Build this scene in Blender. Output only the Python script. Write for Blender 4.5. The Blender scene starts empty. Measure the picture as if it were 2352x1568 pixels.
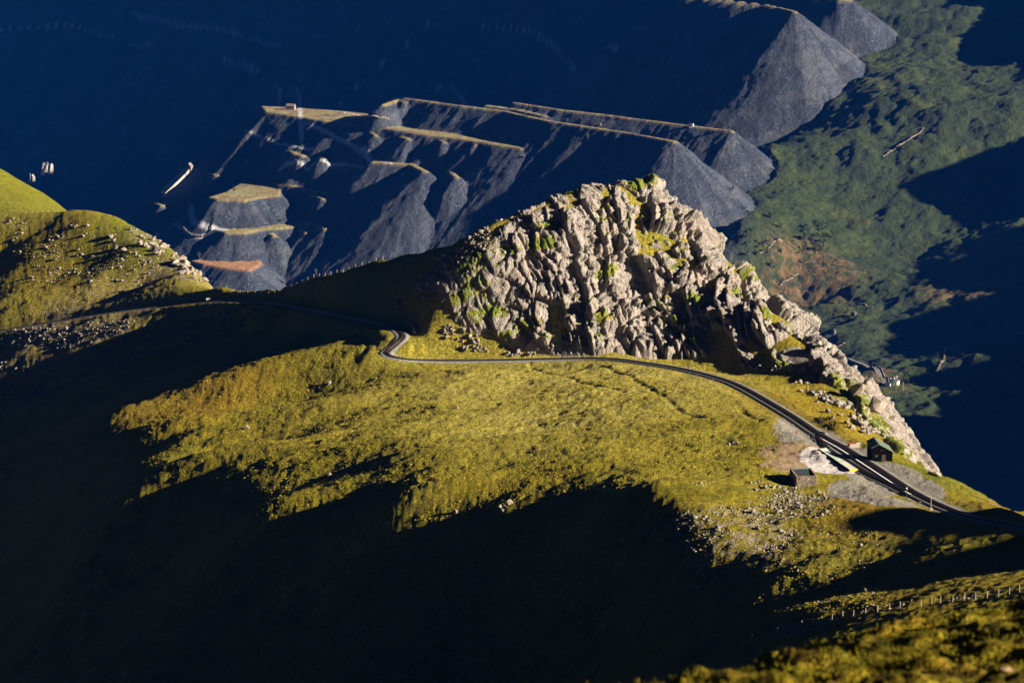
import bpy, math, random
import numpy as np
from mathutils import Vector, Matrix

SC = bpy.context.scene
COL = SC.collection
rng = np.random.default_rng(7)
random.seed(7)

# ------------------------------------------------------------------ camera
PITCH = math.radians(-13.0)
FOV = math.radians(20.0)
cam_d = bpy.data.cameras.new("camera")
cam = bpy.data.objects.new("camera", cam_d)
COL.objects.link(cam)
cam.location = (0, 0, 0)
cam.rotation_euler = (math.radians(90) + PITCH, 0, 0)
cam_d.sensor_width = 36.0
cam_d.lens = 18.0 / math.tan(FOV / 2)
cam_d.clip_start = 1.0
cam_d.clip_end = 20000
cam_d.dof.use_dof = True
cam_d.dof.focus_distance = 900.0
cam_d.dof.aperture_fstop = 2.8
SC.camera = cam

# ------------------------------------------------------------------ light
SUN_EL = math.radians(20.0)
SUN_AZ = math.radians(18.0)          # from the right, a little towards the viewer
SUN = np.array([math.cos(SUN_EL) * math.cos(SUN_AZ), -math.cos(SUN_EL) * math.sin(SUN_AZ), math.sin(SUN_EL)])
world = bpy.data.worlds.new("World")
SC.world = world
world.use_nodes = True
wn = world.node_tree.nodes
wn.clear()
sky = wn.new("ShaderNodeTexSky"); sky.sky_type = 'NISHITA'; sky.sun_disc = False
sky.sun_elevation = SUN_EL
sky.sun_rotation = math.radians(90) + SUN_AZ
sky.altitude = 900.0; sky.air_density = 0.04; sky.dust_density = 0.1; sky.ozone_density = 4.0
bg = wn.new("ShaderNodeBackground"); bg.inputs[1].default_value = 0.05
wo = wn.new("ShaderNodeOutputWorld")
world.node_tree.links.new(sky.outputs[0], bg.inputs[0])
world.node_tree.links.new(bg.outputs[0], wo.inputs[0])
sd = bpy.data.lights.new("sun", 'SUN')
sd.energy = 5.0
sd.angle = math.radians(0.5)
sd.color = (1.0, 0.86, 0.66)
sun = bpy.data.objects.new("sun", sd)
COL.objects.link(sun)
sun.rotation_euler = Vector(SUN).to_track_quat('Z', 'Y').to_euler()
sun.location = (300, -100, 300)
vs = SC.view_settings
SC.display_settings.display_device = 'sRGB'
vs.view_transform = 'Standard'; vs.look = 'None'; vs.gamma = 1.0; vs.use_curve_mapping = False
vs.exposure = 1.5
SC.cycles.volume_bounces = 0
SC.cycles.max_bounces = 3
SC.cycles.diffuse_bounces = 1
SC.cycles.glossy_bounces = 1

# ------------------------------------------------------------------ surveying helpers
# Site measurements were taken as bearings (u, v on a 2352 x 1568 plate) plus a distance or level.
F = 1176.0 / math.tan(FOV / 2)
cp, sp = math.cos(-PITCH), math.sin(-PITCH)

def ray(u, v):
    a = (np.asarray(u, float) - 1176.0) / F
    b = -(np.asarray(v, float) - 784.0) / F
    return a, cp + sp * b, -sp + cp * b       # x, y, z  (forward = (0,cp,-sp), up = (0,sp,cp))

def PY(u, v, Y):
    x, y, z = ray(u, v)
    t = Y / y
    return np.array([x * t, y * t, z * t])

def PZ(u, v, Z):
    x, y, z = ray(u, v)
    t = Z / z
    return np.array([x * t, y * t, z * t])

def fit_rbf(P, c, lam=0.0):
    P = np.asarray(P, float)
    n = len(P)
    r = np.sqrt(((P[:, None, :2] - P[None, :, :2]) ** 2).sum(-1) + c * c)
    A = np.zeros((n + 3, n + 3))
    A[:n, :n] = -r + lam * np.eye(n)
    A[:n, n] = 1; A[:n, n + 1:n + 3] = P[:, :2]
    A[n, :n] = 1; A[n + 1:n + 3, :n] = P[:, :2].T
    b = np.zeros(n + 3); b[:n] = P[:, 2]
    w = np.linalg.solve(A, b)
    def f(x, y):
        x = np.asarray(x, float); y = np.asarray(y, float)
        out = w[n] + w[n + 1] * x + w[n + 2] * y
        for i in range(n):
            out = out - w[i] * np.sqrt((x - P[i, 0]) ** 2 + (y - P[i, 1]) ** 2 + c * c)
        return out
    return f

# ------------------------------------------------------------------ noise
def _h(i, j, k=0):
    n = (i * 374761393 + j * 668265263 + k * 2147483647 + 1013904223) & 0xffffffff
    n = ((n ^ (n >> 13)) * 1274126177) & 0xffffffff
    n = ((n ^ (n >> 15)) * 2246822519) & 0xffffffff
    return (n ^ (n >> 16)) & 0xffffffff

def hsh(i, j, k=0, s=0):
    return _h(i.astype(np.int64) + s * 7919, j.astype(np.int64) + s * 104729, np.asarray(k, dtype=np.int64) + s).astype(np.float64) / 4294967295.0

def vnoise(x, y, s=0):
    i = np.floor(x); j = np.floor(y)
    fx = x - i; fy = y - j
    fx = fx * fx * fx * (fx * (fx * 6 - 15) + 10); fy = fy * fy * fy * (fy * (fy * 6 - 15) + 10)
    a = hsh(i, j, 0, s); b = hsh(i + 1, j, 0, s); c = hsh(i, j + 1, 0, s); d = hsh(i + 1, j + 1, 0, s)
    return (a + (b - a) * fx + (c - a) * fy + (a - b - c + d) * fx * fy) * 2 - 1

def fbm(x, y, scale, octs=5, gain=0.5, s=0):
    o = np.zeros_like(x, dtype=float); amp = 1.0; f = 1.0 / scale
    for k in range(octs):
        ca, sa = math.cos(k * 1.3 + s), math.sin(k * 1.3 + s)
        o += amp * vnoise((x * ca - y * sa) * f, (x * sa + y * ca) * f, s + k * 13)
        amp *= gain; f *= 2.03
    return o

def facets(X, Y, Z, size, s, tilt=0.5, bias=0.0):
    """angular block relief: every cell of a jittered 3-D lattice gets its own plane"""
    x = X / size; y = Y / size; z = Z / size
    i0 = np.floor(x); j0 = np.floor(y); k0 = np.floor(z)
    best = np.full(x.shape, 1e9); second = np.full(x.shape, 1e9)
    val = np.zeros(x.shape); cid = np.zeros(x.shape)
    for di in (-1, 0, 1):
        for dj in (-1, 0, 1):
            for dk in (-1, 0, 1):
                i = i0 + di; j = j0 + dj; k = k0 + dk
                h1 = hsh(i, j, k, s); h2 = hsh(i, j, k, s + 1); h3 = hsh(i, j, k, s + 2); h4 = hsh(i, j, k, s + 3)
                dx = x - (i + .1 + .8 * h1); dy = y - (j + .1 + .8 * h2); dz = z - (k + .1 + .8 * h3)
                d = dx * dx + dy * dy + dz * dz
                v = (h4 - .5) * 1.1 - bias * dx - .35 * bias * dz + tilt * 2.4 * ((h1 - .5) * dx * 2 + (h3 - .5) * dz * 2)
                m = d < best
                second = np.where(m, best, np.minimum(second, d))
                val = np.where(m, v, val); cid = np.where(m, h2 * .5 + h4 * .5, cid)
                best = np.where(m, d, best)
    return val, np.sqrt(second) - np.sqrt(best), cid

def smooth(e0, e1, x):
    t = np.clip((x - e0) / (e1 - e0), 0, 1)
    return t * t * (3 - 2 * t)

def poly_dist(x, y, P):
    """distance to an open polyline and the parameter of the nearest point"""
    best = np.full(x.shape, 1e9); par = np.zeros(x.shape)
    for i in range(len(P) - 1):
        ax, ay = P[i][0], P[i][1]; bx, by = P[i + 1][0], P[i + 1][1]
        vx, vy = bx - ax, by - ay
        t = np.clip(((x - ax) * vx + (y - ay) * vy) / (vx * vx + vy * vy + 1e-9), 0, 1)
        d = np.hypot(x - ax - t * vx, y - ay - t * vy)
        m = d < best
        best = np.where(m, d, best); par = np.where(m, i + t, par)
    return best, par

def in_poly(x, y, P):
    c = np.zeros(x.shape, bool); n = len(P); j = n - 1
    for i in range(n):
        xi, yi, xj, yj = P[i][0], P[i][1], P[j][0], P[j][1]
        c ^= ((yi > y) != (yj > y)) & (x < (xj - xi) * (y - yi) / (yj - yi + 1e-12) + xi)
        j = i
    return c

def spline(P, n=8):
    P = [np.asarray(p, float) for p in P]
    Q = [2 * P[0] - P[1]] + P + [2 * P[-1] - P[-2]]
    out = []
    for i in range(1, len(Q) - 2):
        for k in range(n):
            t = k / n
            out.append(.5 * ((2 * Q[i]) + (-Q[i - 1] + Q[i + 1]) * t + (2 * Q[i - 1] - 5 * Q[i] + 4 * Q[i + 1] - Q[i + 2]) * t * t
                             + (-Q[i - 1] + 3 * Q[i] - 3 * Q[i + 1] + Q[i + 2]) * t ** 3))
    out.append(P[-1])
    return np.array(out)

# ------------------------------------------------------------------ mesh helpers
def mesh_obj(name, verts, faces, mats=None, parent=None, smooth_=False, attrs=None, midx=None, link=True):
    me = bpy.data.meshes.new(name)
    verts = np.asarray(verts, np.float32)
    if isinstance(faces, np.ndarray):
        nf, k = faces.shape
        me.vertices.add(len(verts)); me.vertices.foreach_set("co", verts.ravel())
        me.loops.add(nf * k); me.loops.foreach_set("vertex_index", faces.astype(np.int32).ravel())
        me.polygons.add(nf)
        me.polygons.foreach_set("loop_start", np.arange(0, nf * k, k, dtype=np.int32))
        me.update(calc_edges=True)
    else:
        me.from_pydata([tuple(map(float, v)) for v in verts], [], faces)
        me.update()
    if smooth_:
        me.polygons.foreach_set("use_smooth", np.ones(len(me.polygons), bool))
    for m in (mats or []):
        me.materials.append(m)
    if midx is not None:
        me.polygons.foreach_set("material_index", np.asarray(midx, np.int32))
    for k_, a in (attrs or {}).items():
        at = me.attributes.new(k_, 'FLOAT', 'POINT')
        at.data.foreach_set("value", np.asarray(a, np.float32).ravel())
    o = bpy.data.objects.new(name, me)
    if link:
        COL.objects.link(o)
    if parent is not None:
        o.parent = parent
    return o

def grid_faces(nr, nc):
    idx = np.arange(nr * nc).reshape(nr, nc)
    return np.stack([idx[:-1, :-1], idx[:-1, 1:], idx[1:, 1:], idx[1:, :-1]], -1).reshape(-1, 4)

def tag(o, label=None, cat=None, group=None, kind=None):
    if label: o['label'] = label
    if cat: o['category'] = cat
    if group: o['group'] = group
    if kind: o['kind'] = kind
    return o

# ------------------------------------------------------------------ material helpers
class NB:
    """tiny node builder"""
    def __init__(s, name, rough=0.9, spec=0.2):
        s.m = bpy.data.materials.new(name); s.m.use_nodes = True
        s.t = s.m.node_tree; s.N = s.t.nodes; s.L = s.t.links
        s.b = s.N["Principled BSDF"]
        s.b.inputs["Roughness"].default_value = rough
        s.b.inputs["Specular IOR Level"].default_value = spec
        s.co = s.N.new("ShaderNodeTexCoord").outputs["Object"]
    def noise(s, scale, detail=4, rough=.6, vec=None, dist=0):
        n = s.N.new("ShaderNodeTexNoise"); n.inputs["Scale"].default_value = scale
        n.inputs["Detail"].default_value = detail; n.inputs["Roughness"].default_value = rough
        n.inputs["Distortion"].default_value = dist
        s.L.new(vec or s.co, n.inputs["Vector"]); return n.outputs["Fac"]
    def voro(s, scale, vec=None, out="Color", feat='F1'):
        n = s.N.new("ShaderNodeTexVoronoi"); n.inputs["Scale"].default_value = scale; n.feature = feat
        s.L.new(vec or s.co, n.inputs["Vector"]); return n.outputs[out]
    def mapping(s, scale, rot=(0, 0, 0)):
        n = s.N.new("ShaderNodeMapping"); n.inputs["Scale"].default_value = scale; n.inputs["Rotation"].default_value = rot
        s.L.new(s.co, n.inputs["Vector"]); return n.outputs[0]
    def ramp(s, fac, stops, interp='LINEAR'):
        n = s.N.new("ShaderNodeValToRGB"); n.color_ramp.interpolation = interp
        el = n.color_ramp.elements
        while len(el) < len(stops): el.new(.5)
        for e, (p, c) in zip(el, stops):
            e.position = p; e.color = (*c, 1) if len(c) == 3 else c
        s.L.new(fac, n.inputs[0]); return n.outputs[0]
    def mix(s, fac, a, b, mode='MIX'):
        n = s.N.new("ShaderNodeMix"); n.data_type = 'RGBA'; n.blend_type = mode
        for key, v in ((0, fac), (6, a), (7, b)):
            if isinstance(v, (int, float)): n.inputs[key].default_value = v
            elif isinstance(v, tuple): n.inputs[key].default_value = (*v, 1)
            else: s.L.new(v, n.inputs[key])
        return n.outputs[2]
    def math(s, op, a, b=0.0, c=None, clamp=False):
        n = s.N.new("ShaderNodeMath"); n.operation = op; n.use_clamp = clamp
        for k, v in enumerate((a, b, c)):
            if v is None: continue
            if isinstance(v, (int, float)): n.inputs[k].default_value = v
            else: s.L.new(v, n.inputs[k])
        return n.outputs[0]
    def attr(s, name):
        n = s.N.new("ShaderNodeAttribute"); n.attribute_name = name; return n.outputs["Fac"]
    def ss(s, x, a, b):
        n = s.N.new("ShaderNodeMapRange"); n.interpolation_type = 'SMOOTHSTEP'
        s.L.new(x, n.inputs[0]); n.inputs[1].default_value = a; n.inputs[2].default_value = b
        return n.outputs[0]
    def nz(s):
        g = s.N.new("ShaderNodeNewGeometry"); x = s.N.new("ShaderNodeSeparateXYZ")
        s.L.new(g.outputs["Normal"], x.inputs[0]); return x.outputs[2]
    def rnd(s):
        return s.N.new("ShaderNodeObjectInfo").outputs["Random"]
    def out(s, col, bump=None, dist=1.0, strength=1.0):
        if isinstance(col, tuple): s.b.inputs["Base Color"].default_value = (*col, 1)
        else: s.L.new(col, s.b.inputs["Base Color"])
        if bump is not None:
            n = s.N.new("ShaderNodeBump"); n.inputs["Distance"].default_value = dist; n.inputs["Strength"].default_value = strength
            s.L.new(bump, n.inputs["Height"]); s.L.new(n.outputs[0], s.b.inputs["Normal"])
        return s.m

# rock
n = NB("crag_rock", .85, .3)
r1 = n.noise(.35, 5, .6); r2 = n.noise(2.2, 6, .7); r3 = n.noise(.09, 3, .5)
c = n.ramp(r1, [(.3, (.16, .148, .138)), (.5, (.29, .268, .248)), (.7, (.44, .412, .385))])
c = n.mix(n.ss(r2, .35, .75), n.mix(.5, c, (.19, .15, .13)), c)
c = n.mix(n.math('MULTIPLY', n.ss(r3, .5, .66), .3), c, (.30, .22, .17))
c = n.mix(n.math('MULTIPLY', n.ss(n.noise(.5, 5, .7, vec=n.mapping((1, 1, .25), (0, .4, 0))), .55, .7), .5), c, (.15, .135, .12))
fl = n.noise(.8, 4, .6); g2 = n.noise(.25, 3, .5)
gcol = n.ramp(g2, [(.3, (.10, .13, .012)), (.5, (.17, .20, .015)), (.7, (.26, .20, .02))])
gm = n.math('ADD', n.math('MULTIPLY', n.ss(n.nz(), .66, .92), n.ss(n.attr("moss"), .2, .9)), n.math('MULTIPLY', n.attr("tuft"), 1.3))
gm = n.ss(n.math('ADD', gm, n.math('MULTIPLY', n.math('SUBTRACT', fl, .5), 2.2)), .45, .6)
gcol = n.mix(n.math('MULTIPLY', n.attr("tuft"), .5), gcol, (.10, .14, .012))
c = n.mix(gm, c, gcol)
bh = n.math('ADD', n.noise(1.1, 8, .7), n.math('MULTIPLY', n.voro(1.6, out="Distance"), -.5))
M_ROCK = n.out(c, bh, .8, .9)

# upland turf of the ridge
R0 = .35
n = NB("upland_turf", .95, .1)
a1 = n.noise(.022, 5, .6); a2 = n.noise(.16, 5, .65); a3 = n.noise(1.3, 5, .7)
c = n.ramp(a2, [(.28, (.135, .125, .008)), (.48, (.265, .225, .012)), (.60, (.37, .29, .022)), (.75, (.48, .37, .065))])
c = n.mix(n.ss(a1, .42, .62), c, (.33, .28, .02))
c = n.mix(n.math('MULTIPLY', n.attr("orange"), .75), c, (.34, .20, .015))
c = n.mix(n.math('MULTIPLY', n.attr("green"), .75), c, (.15, .18, .010))
c = n.mix(n.math('MULTIPLY', n.attr("straw"), n.ss(a3, .3, .6)), c, (.60, .52, .14))
st_ = n.noise(.5, 5, .7, vec=n.mapping((.25, 1.6, 1), (0, 0, R0)))
c = n.mix(n.math('MULTIPLY', n.ss(st_, .5, .72), .45), c, (.07, .075, .008))
c = n.mix(n.ss(a3, .58, .42), c, n.mix(.5, c, (.03, .03, .006)))
gr = n.ramp(n.noise(1.5, 5, .7), [(.3, (.16, .15, .13)), (.6, (.34, .32, .28)), (.75, (.45, .43, .38))])
gmask = n.ss(n.math('ADD', n.attr("gravel"), n.math('MULTIPLY', n.math('SUBTRACT', n.noise(.5, 6, .7), .5), .9)), .42, .6)
c = n.mix(gmask, c, gr)
pk = n.ramp(n.noise(1.2, 5, .7), [(.3, (.28, .19, .11)), (.7, (.42, .32, .21))])
c = n.mix(n.ss(n.math('ADD', n.attr("bare"), n.math('MULTIPLY', n.math('SUBTRACT', n.noise(.6, 6, .7), .5), .9)), .42, .6), c, pk)
c = n.mix(n.ss(n.math('ADD', n.attr("pale"), n.math('MULTIPLY', n.math('SUBTRACT', n.noise(.8, 6, .7), .5), .5)), .42, .58), c, (.62, .58, .60))
rk = n.ss(n.math('ADD', n.attr("stony"), n.math('MULTIPLY', n.math('SUBTRACT', n.noise(.55, 6, .75), .5), 2.0)), .75, .9)
c = n.mix(rk, c, (.36, .30, .25))
tus = n.math('ADD', n.noise(1.1, 6, .75), n.math('MULTIPLY', n.noise(.3, 4, .6), 1.2))
M_TURF = n.out(c, tus, 1.0, 1.0)

# quarry hillside: slate waste, terrace tops, far grass
n = NB("slate_and_far_grass", .8, .4)
s1 = n.noise(.30, 5, .8); s2 = n.noise(.02, 4, .6)
sl = n.ramp(s1, [(.3, (.010, .016, .032)), (.52, (.028, .040, .070)), (.62, (.07, .09, .135)), (.70, (.36, .41, .50))])
sl = n.mix(n.math('MULTIPLY', n.ss(n.noise(.012, 5, .7, vec=n.mapping((1, .35, 2.5))), .5, .68), .7), sl, (.13, .14, .16))
sl = n.mix(n.math('MULTIPLY', n.ss(s2, .45, .7), .4), sl, (.06, .058, .08))
tp = n.ramp(n.noise(.03, 5, .65), [(.35, (.17, .15, .13)), (.5, (.32, .24, .10)), (.62, (.30, .30, .12)), (.72, (.30, .30, .31))])
tp = n.mix(n.attr("rust"), tp, (.42, .22, .11))
sk = n.attr("streak")
sl = n.mix(n.math('MULTIPLY', n.ss(sk, .1, .9), .55), sl, (.085, .10, .135))
sl = n.mix(n.math('MULTIPLY', n.ss(sk, -.1, -.9), .6), sl, (.018, .022, .034))
c = n.mix(n.attr("top"), sl, tp)
c = n.mix(n.attr("path"), c, (.62, .63, .66))
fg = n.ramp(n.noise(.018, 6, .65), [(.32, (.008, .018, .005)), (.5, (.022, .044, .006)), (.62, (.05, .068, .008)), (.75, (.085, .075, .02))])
fg = n.mix(n.math('MULTIPLY', n.attr("bracken"), n.ss(n.noise(.09, 6, .7), .4, .55)), fg, (.16, .095, .04))
fr = n.ss(n.math('ADD', n.math('MULTIPLY', n.attr("outcrop"), .5), n.math('MULTIPLY', n.noise(.03, 7, .75), 1.0)), .83, .9)
fg = n.mix(fr, fg, (.24, .19, .14))
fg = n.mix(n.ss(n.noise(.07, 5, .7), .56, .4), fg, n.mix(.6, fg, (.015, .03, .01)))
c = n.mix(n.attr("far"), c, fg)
bh = n.math('ADD', n.noise(.22, 6, .75), n.math('MULTIPLY', n.noise(.05, 5, .6), 2.0))
M_FAR = n.out(c, bh, 5.0, 1.0)

# ------------------------------------------------------------------ near ridge: railway line, control points
TRACK = [(2500, 1235, 472), (2352, 1207, 500), (2239, 1187, 519), (2160, 1159, 542), (2098, 1129, 560), (2046, 1096, 578), (2000, 1066, 596), (1940, 1028, 622),
         (1880, 995, 650), (1820, 955, 682), (1760, 919, 714), (1700, 886, 745), (1650, 867, 770), (1560, 845, 800), (1450, 828, 828),
         (1380, 822, 842), (1290, 823, 848), (1150, 826, 851), (1000, 827, 852), (925, 823, 851), (886, 812, 854), (903, 794, 858), (924, 772, 863),
         (903, 752, 874), (860, 741, 894), (800, 728, 938), (700, 709, 1018), (600, 694, 1100), (520, 690, 1140),
         (420, 697, 1165), (320, 708, 1182), (220, 722, 1195), (100, 742, 1210), (-60, 770, 1225)]
TRK = spline([PY(*t) for t in TRACK], 8)

NEAR = TRACK + [
    # field in front of the line
    (1290, 850, 828), (1150, 850, 830), (1000, 850, 831), (1400, 850, 800), (1550, 870, 768), (1650, 900, 728),
    (1176, 900, 770), (900, 870, 818), (1400, 920, 725), (1600, 950, 680), (1750, 1000, 640),
    (1176, 1000, 672), (1400, 1000, 655), (1600, 1040, 615), (1800, 1060, 598), (900, 950, 742), (900, 1050, 650),
    (1176, 1090, 612), (1400, 1090, 592), (1600, 1100, 574), (1750, 1110, 566), (900, 1120, 622),
    (700, 900, 838), (700, 1000, 738), (700, 1120, 648), (835, 765, 882), (760, 790, 877), (650, 815, 874), (540, 845, 870),
    (500, 950, 815), (500, 1050, 738), (500, 1150, 672), (380, 930, 850),
    (300, 1000, 792), (300, 1080, 738), (250, 1160, 692), (250, 950, 850),
    (1176, 1170, 586), (1400, 1160, 556), (900, 1170, 600), (600, 1180, 632),
    # slope under the field falling to the lower left
    (1520, 1200, 535), (1400, 1220, 552), (1300, 1260, 560), (1100, 1280, 576), (900, 1290, 592), (600, 1300, 622), (300, 1300, 676),
    (1400, 1360, 538), (1250, 1380, 550), (1100, 1400, 562), (900, 1420, 572), (600, 1450, 600), (300, 1450, 640), (0, 1400, 770),
    (1150, 1568, 538), (900, 1568, 550), (600, 1568, 578), (300, 1568, 600), (0, 1568, 710), (0, 1200, 880), (0, 1050, 1000), (0, 950, 1110),
    (-300, 1100, 1050), (-300, 1500, 850), (-300, 900, 1250),
    # hollow behind the field's edge
    (650, 770, 960), (500, 820, 965), (350, 870, 985), (200, 930, 1000), (100, 900, 1095), (300, 800, 1115), (450, 760, 1085), (100, 830, 1145),
    (600, 730, 1065), (740, 742, 975), (500, 720, 1115),
    # station knoll and ground to the right of the line
    (1840, 1090, 572), (1880, 1125, 560), (1780, 1130, 560), (1950, 1100, 568), (2000, 1130, 550), (1930, 1150, 540), (1840, 1160, 541),
    (2060, 1170, 530), (2080, 1135, 556), (1700, 1170, 540), (1700, 1250, 518), (1850, 1250, 506), (1980, 1250, 500),
    (2020, 1045, 602), (2080, 1075, 585), (1990, 1010, 625), (1900, 960, 668), (2150, 1120, 562), (2250, 1160, 540),
    (1950, 1330, 475), (1750, 1350, 487), (1550, 1350, 508), (2200, 1260, 470), (2352, 1290, 455), (2100, 1330, 455),
    # the viewer's own hill across the gully (carries the fence)
    (1900, 1405, 435), (1700, 1440, 455), (2100, 1380, 415), (2352, 1350, 398), (1500, 1500, 500), (1900, 1500, 380), (2200, 1450, 360),
    (1700, 1560, 385), (2352, 1500, 320), (2352, 1640, 250), (1900, 1700, 290), (1300, 1620, 515), (2700, 1450, 300), (2700, 1350, 370),
    # crag: foot, face, top
    (1450, 818, 847), (1600, 815, 848), (1700, 835, 839), (1800, 860, 825), (1885, 895, 786), (1955, 932, 738),
    (1200, 812, 857), (1080, 800, 859), (1000, 790, 859), (965, 750, 866),
    (1100, 710, 862), (1000, 690, 868), (950, 700, 876), (905, 705, 884), (1100, 620, 869), (1250, 710, 862), (1250, 610, 871), (1250, 520, 880),
    (1450, 710, 867), (1450, 610, 878), (1450, 510, 889),
    (1600, 710, 868), (1600, 620, 880), (1570, 540, 889), (1700, 740, 851), (1800, 780, 838), (1880, 840, 800),
    (880, 670, 914), (750, 680, 1000), (1000, 620, 882),
    # left hill
    (350, 650, 1230), (200, 680, 1230), (200, 600, 1280), (0, 700, 1250), (0, 600, 1310), (350, 600, 1255),
]
near_pts = [PY(*p) for p in NEAR]
# the ground falls away behind every skyline
SKY_R = [(1500, 428, 902), (1545, 500, 901), (1630, 570, 893), (1678, 620, 885), (1735, 680, 878), (1822, 750, 858), (1870, 808, 832), (1962, 893, 770), (2010, 957, 731),
         (2045, 1012, 690), (2082, 1060, 645), (2146, 1092, 610), (2230, 1122, 580), (2300, 1160, 550), (2352, 1185, 530), (2500, 1240, 500)]
SKY_L = [(1480, 424, 900), (1350, 436, 896), (1250, 462, 889), (1180, 490, 884), (1100, 530, 884), (1000, 565, 905), (925, 586, 935), (850, 605, 970), (700, 640, 1060),
         (620, 660, 1112), (500, 663, 1175), (480, 655, 1210), (400, 580, 1270), (300, 520, 1310), (220, 490, 1340), (100, 487, 1365), (0, 490, 1380), (-150, 495, 1395)]
def along(P, step):
    P = spline([PY(*q) for q in P], 10)
    s_ = np.concatenate([[0], np.cumsum(np.linalg.norm(np.diff(P[:, :2], axis=0), axis=1))])
    t = np.arange(0, s_[-1] + 1e-6, step)
    return np.stack([np.interp(t, s_, P[:, k]) for k in range(3)], -1)
for p in along(SKY_R, 13):
    near_pts += [p, p + np.array([10, 7, -9]), p + np.array([26, 18, -30]), p + np.array([70, 48, -90])]
for p in along(SKY_L, 13):
    near_pts += [p, p + np.array([3, 14, -7]), p + np.array([8, 36, -26]), p + np.array([20, 100, -80])]
# spur added out of view, heights shaped so its shadow covers the gully
for (x, y, z) in [(200, 520, -155), (200, 505, -136), (200, 496, -112), (200, 488, -105), (200, 470, -104), (200, 455, -102), (200, 440, -100), (200, 425, -96), (200, 412, -92), (200, 400, -93), (200, 388, -99), (200, 360, -99), (200, 335, -94),
                  (260, 480, -125), (260, 420, -105), (200, 560, -180), (150, 510, -162), (150, 480, -136), (150, 430, -126), (150, 570, -185), (240, 610, -235), (180, 650, -250), (300, 350, -85), (150, 350, -112)]:
    near_pts.append(np.array([x, y, z], float))
# keep points apart
_k = []
for p in near_pts:
    if all((p[0] - q[0]) ** 2 + (p[1] - q[1]) ** 2 > 25 for q in _k): _k.append(p)
near_f = fit_rbf(_k, 14.0, 0.6)

def near_h(x, y, detail=True):
    z = near_f(x, y)
    if detail:
        z = z + fbm(x, y, 26.0, 3, .5, 3) * .7 + fbm(x, y, 5.0, 3, .55, 9) * .16
    return z

def corridor(x, y, z):
    """cuttings and embankments: level the ground beside the line"""
    m = (np.abs(x) < 300)
    d, par = poly_dist(x[m], y[m], TRK[::2])
    zz = np.interp(par, np.arange(len(TRK[::2])), TRK[::2][:, 2]) - .35
    w = smooth(9.0, 2.6, d)
    z = z.copy(); z[m] = z[m] * (1 - w) + zz * w
    dd = np.full(x.shape, 1e3); dd[m] = d
    return z, dd

def terrain(name, az, ys, hfun, mat, attrfun):
    A, Yg = np.meshgrid(np.tan(np.radians(az)), ys)
    X = A * Yg
    Z, attrs = hfun(X.ravel(), Yg.ravel())
    V = np.stack([X.ravel(), Yg.ravel(), Z], -1)
    o = mesh_obj(name, V, grid_faces(len(ys), len(az)), [mat], smooth_=True, attrs=attrs)
    GRIDS[name] = (np.tan(np.radians(az)), np.asarray(ys), Z.reshape(X.shape))
    return o

def ground(name, x, y):
    """height of a terrain sheet at world x, y"""
    ta_, ys_, Z = GRIDS[name]
    x = np.atleast_1d(np.asarray(x, float)); y = np.atleast_1d(np.asarray(y, float))
    a = x / y
    i = np.clip(np.searchsorted(ys_, y) - 1, 0, len(ys_) - 2); j = np.clip(np.searchsorted(ta_, a) - 1, 0, len(ta_) - 2)
    fy = (y - ys_[i]) / (ys_[i + 1] - ys_[i]); fx = (a - ta_[j]) / (ta_[j + 1] - ta_[j])
    return (Z[i, j] * (1 - fx) + Z[i, j + 1] * fx) * (1 - fy) + (Z[i + 1, j] * (1 - fx) + Z[i + 1, j + 1] * fx) * fy

def G(u, v, name="moorland_ridge", lo=None):
    """ground point on a bearing"""
    dx, dy, dz = ray(u, v)
    ys_ = GRIDS[name][1]
    Y = np.linspace(lo or ys_[0], ys_[-1], 3000)
    h = ground(name, dx / dy * Y, Y)
    k = int(np.argmax(h > dz / dy * Y))
    return np.array([dx / dy * Y[k], Y[k], h[k]])

def hit_near(u, v):
    dx, dy, dz = ray(u, v)
    Y = np.linspace(330, 1400, 900); h = near_f(dx / dy * Y, Y)
    k = int(np.argmax(h > dz / dy * Y)); return np.array([dx / dy * Y[k], Y[k], h[k]])
WORN = [[(1215, 845), (1300, 862), (1370, 890), (1430, 903)], [(1380, 838), (1440, 860), (1480, 890), (1560, 940), (1620, 958)], [(960, 838), (1050, 862), (1150, 870), (1250, 860), (1330, 848)],
        [(1700, 935), (1720, 960), (1745, 975)], [(1200, 975), (1400, 930), (1560, 905)], [(830, 770), (845, 790), (835, 815)], [(1000, 1010), (1250, 950), (1500, 905), (1640, 895)]]
WORN = [spline([hit_near(*q) for q in P_], 5) for P_ in WORN]
def near_fun(x, y):
    z = near_h(x, y)
    z, d = corridor(x, y, z)
    fine = fbm(x, y, 1.6, 3, .6, 21) * .16
    z = z + fine * smooth(2.5, 5, d)
    roll = fbm(x * .5, y, 7.0, 3, .5, 25) * .28 + fbm(x * .35 + y * .1, y, 16.0, 2, .5, 26) * .45
    z = z + roll * smooth(4, 9, d)
    for P_ in WORN:
        m = (x > P_[:, 0].min() - 4) & (x < P_[:, 0].max() + 4) & (y > P_[:, 1].min() - 4) & (y < P_[:, 1].max() + 4)
        dw, _ = poly_dist(x[m], y[m], P_); z[m] -= .3 * smooth(1.3, .3, dw)
    at = near_attrs(x, y, z, d)
    return z, at

def blob(x, y, pts, soft=.3):
    """soft mask of ground patches: (u, v, Y, radius across, radius along)"""
    o = np.zeros(x.shape)
    for (u, v, Y, ra, rb) in pts:
        p = PY(u, v, Y)
        q = np.hypot((x - p[0]) / ra, (y - p[1]) / rb)
        o = np.maximum(o, smooth(1 + soft, 1 - soft, q))
    return o

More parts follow.
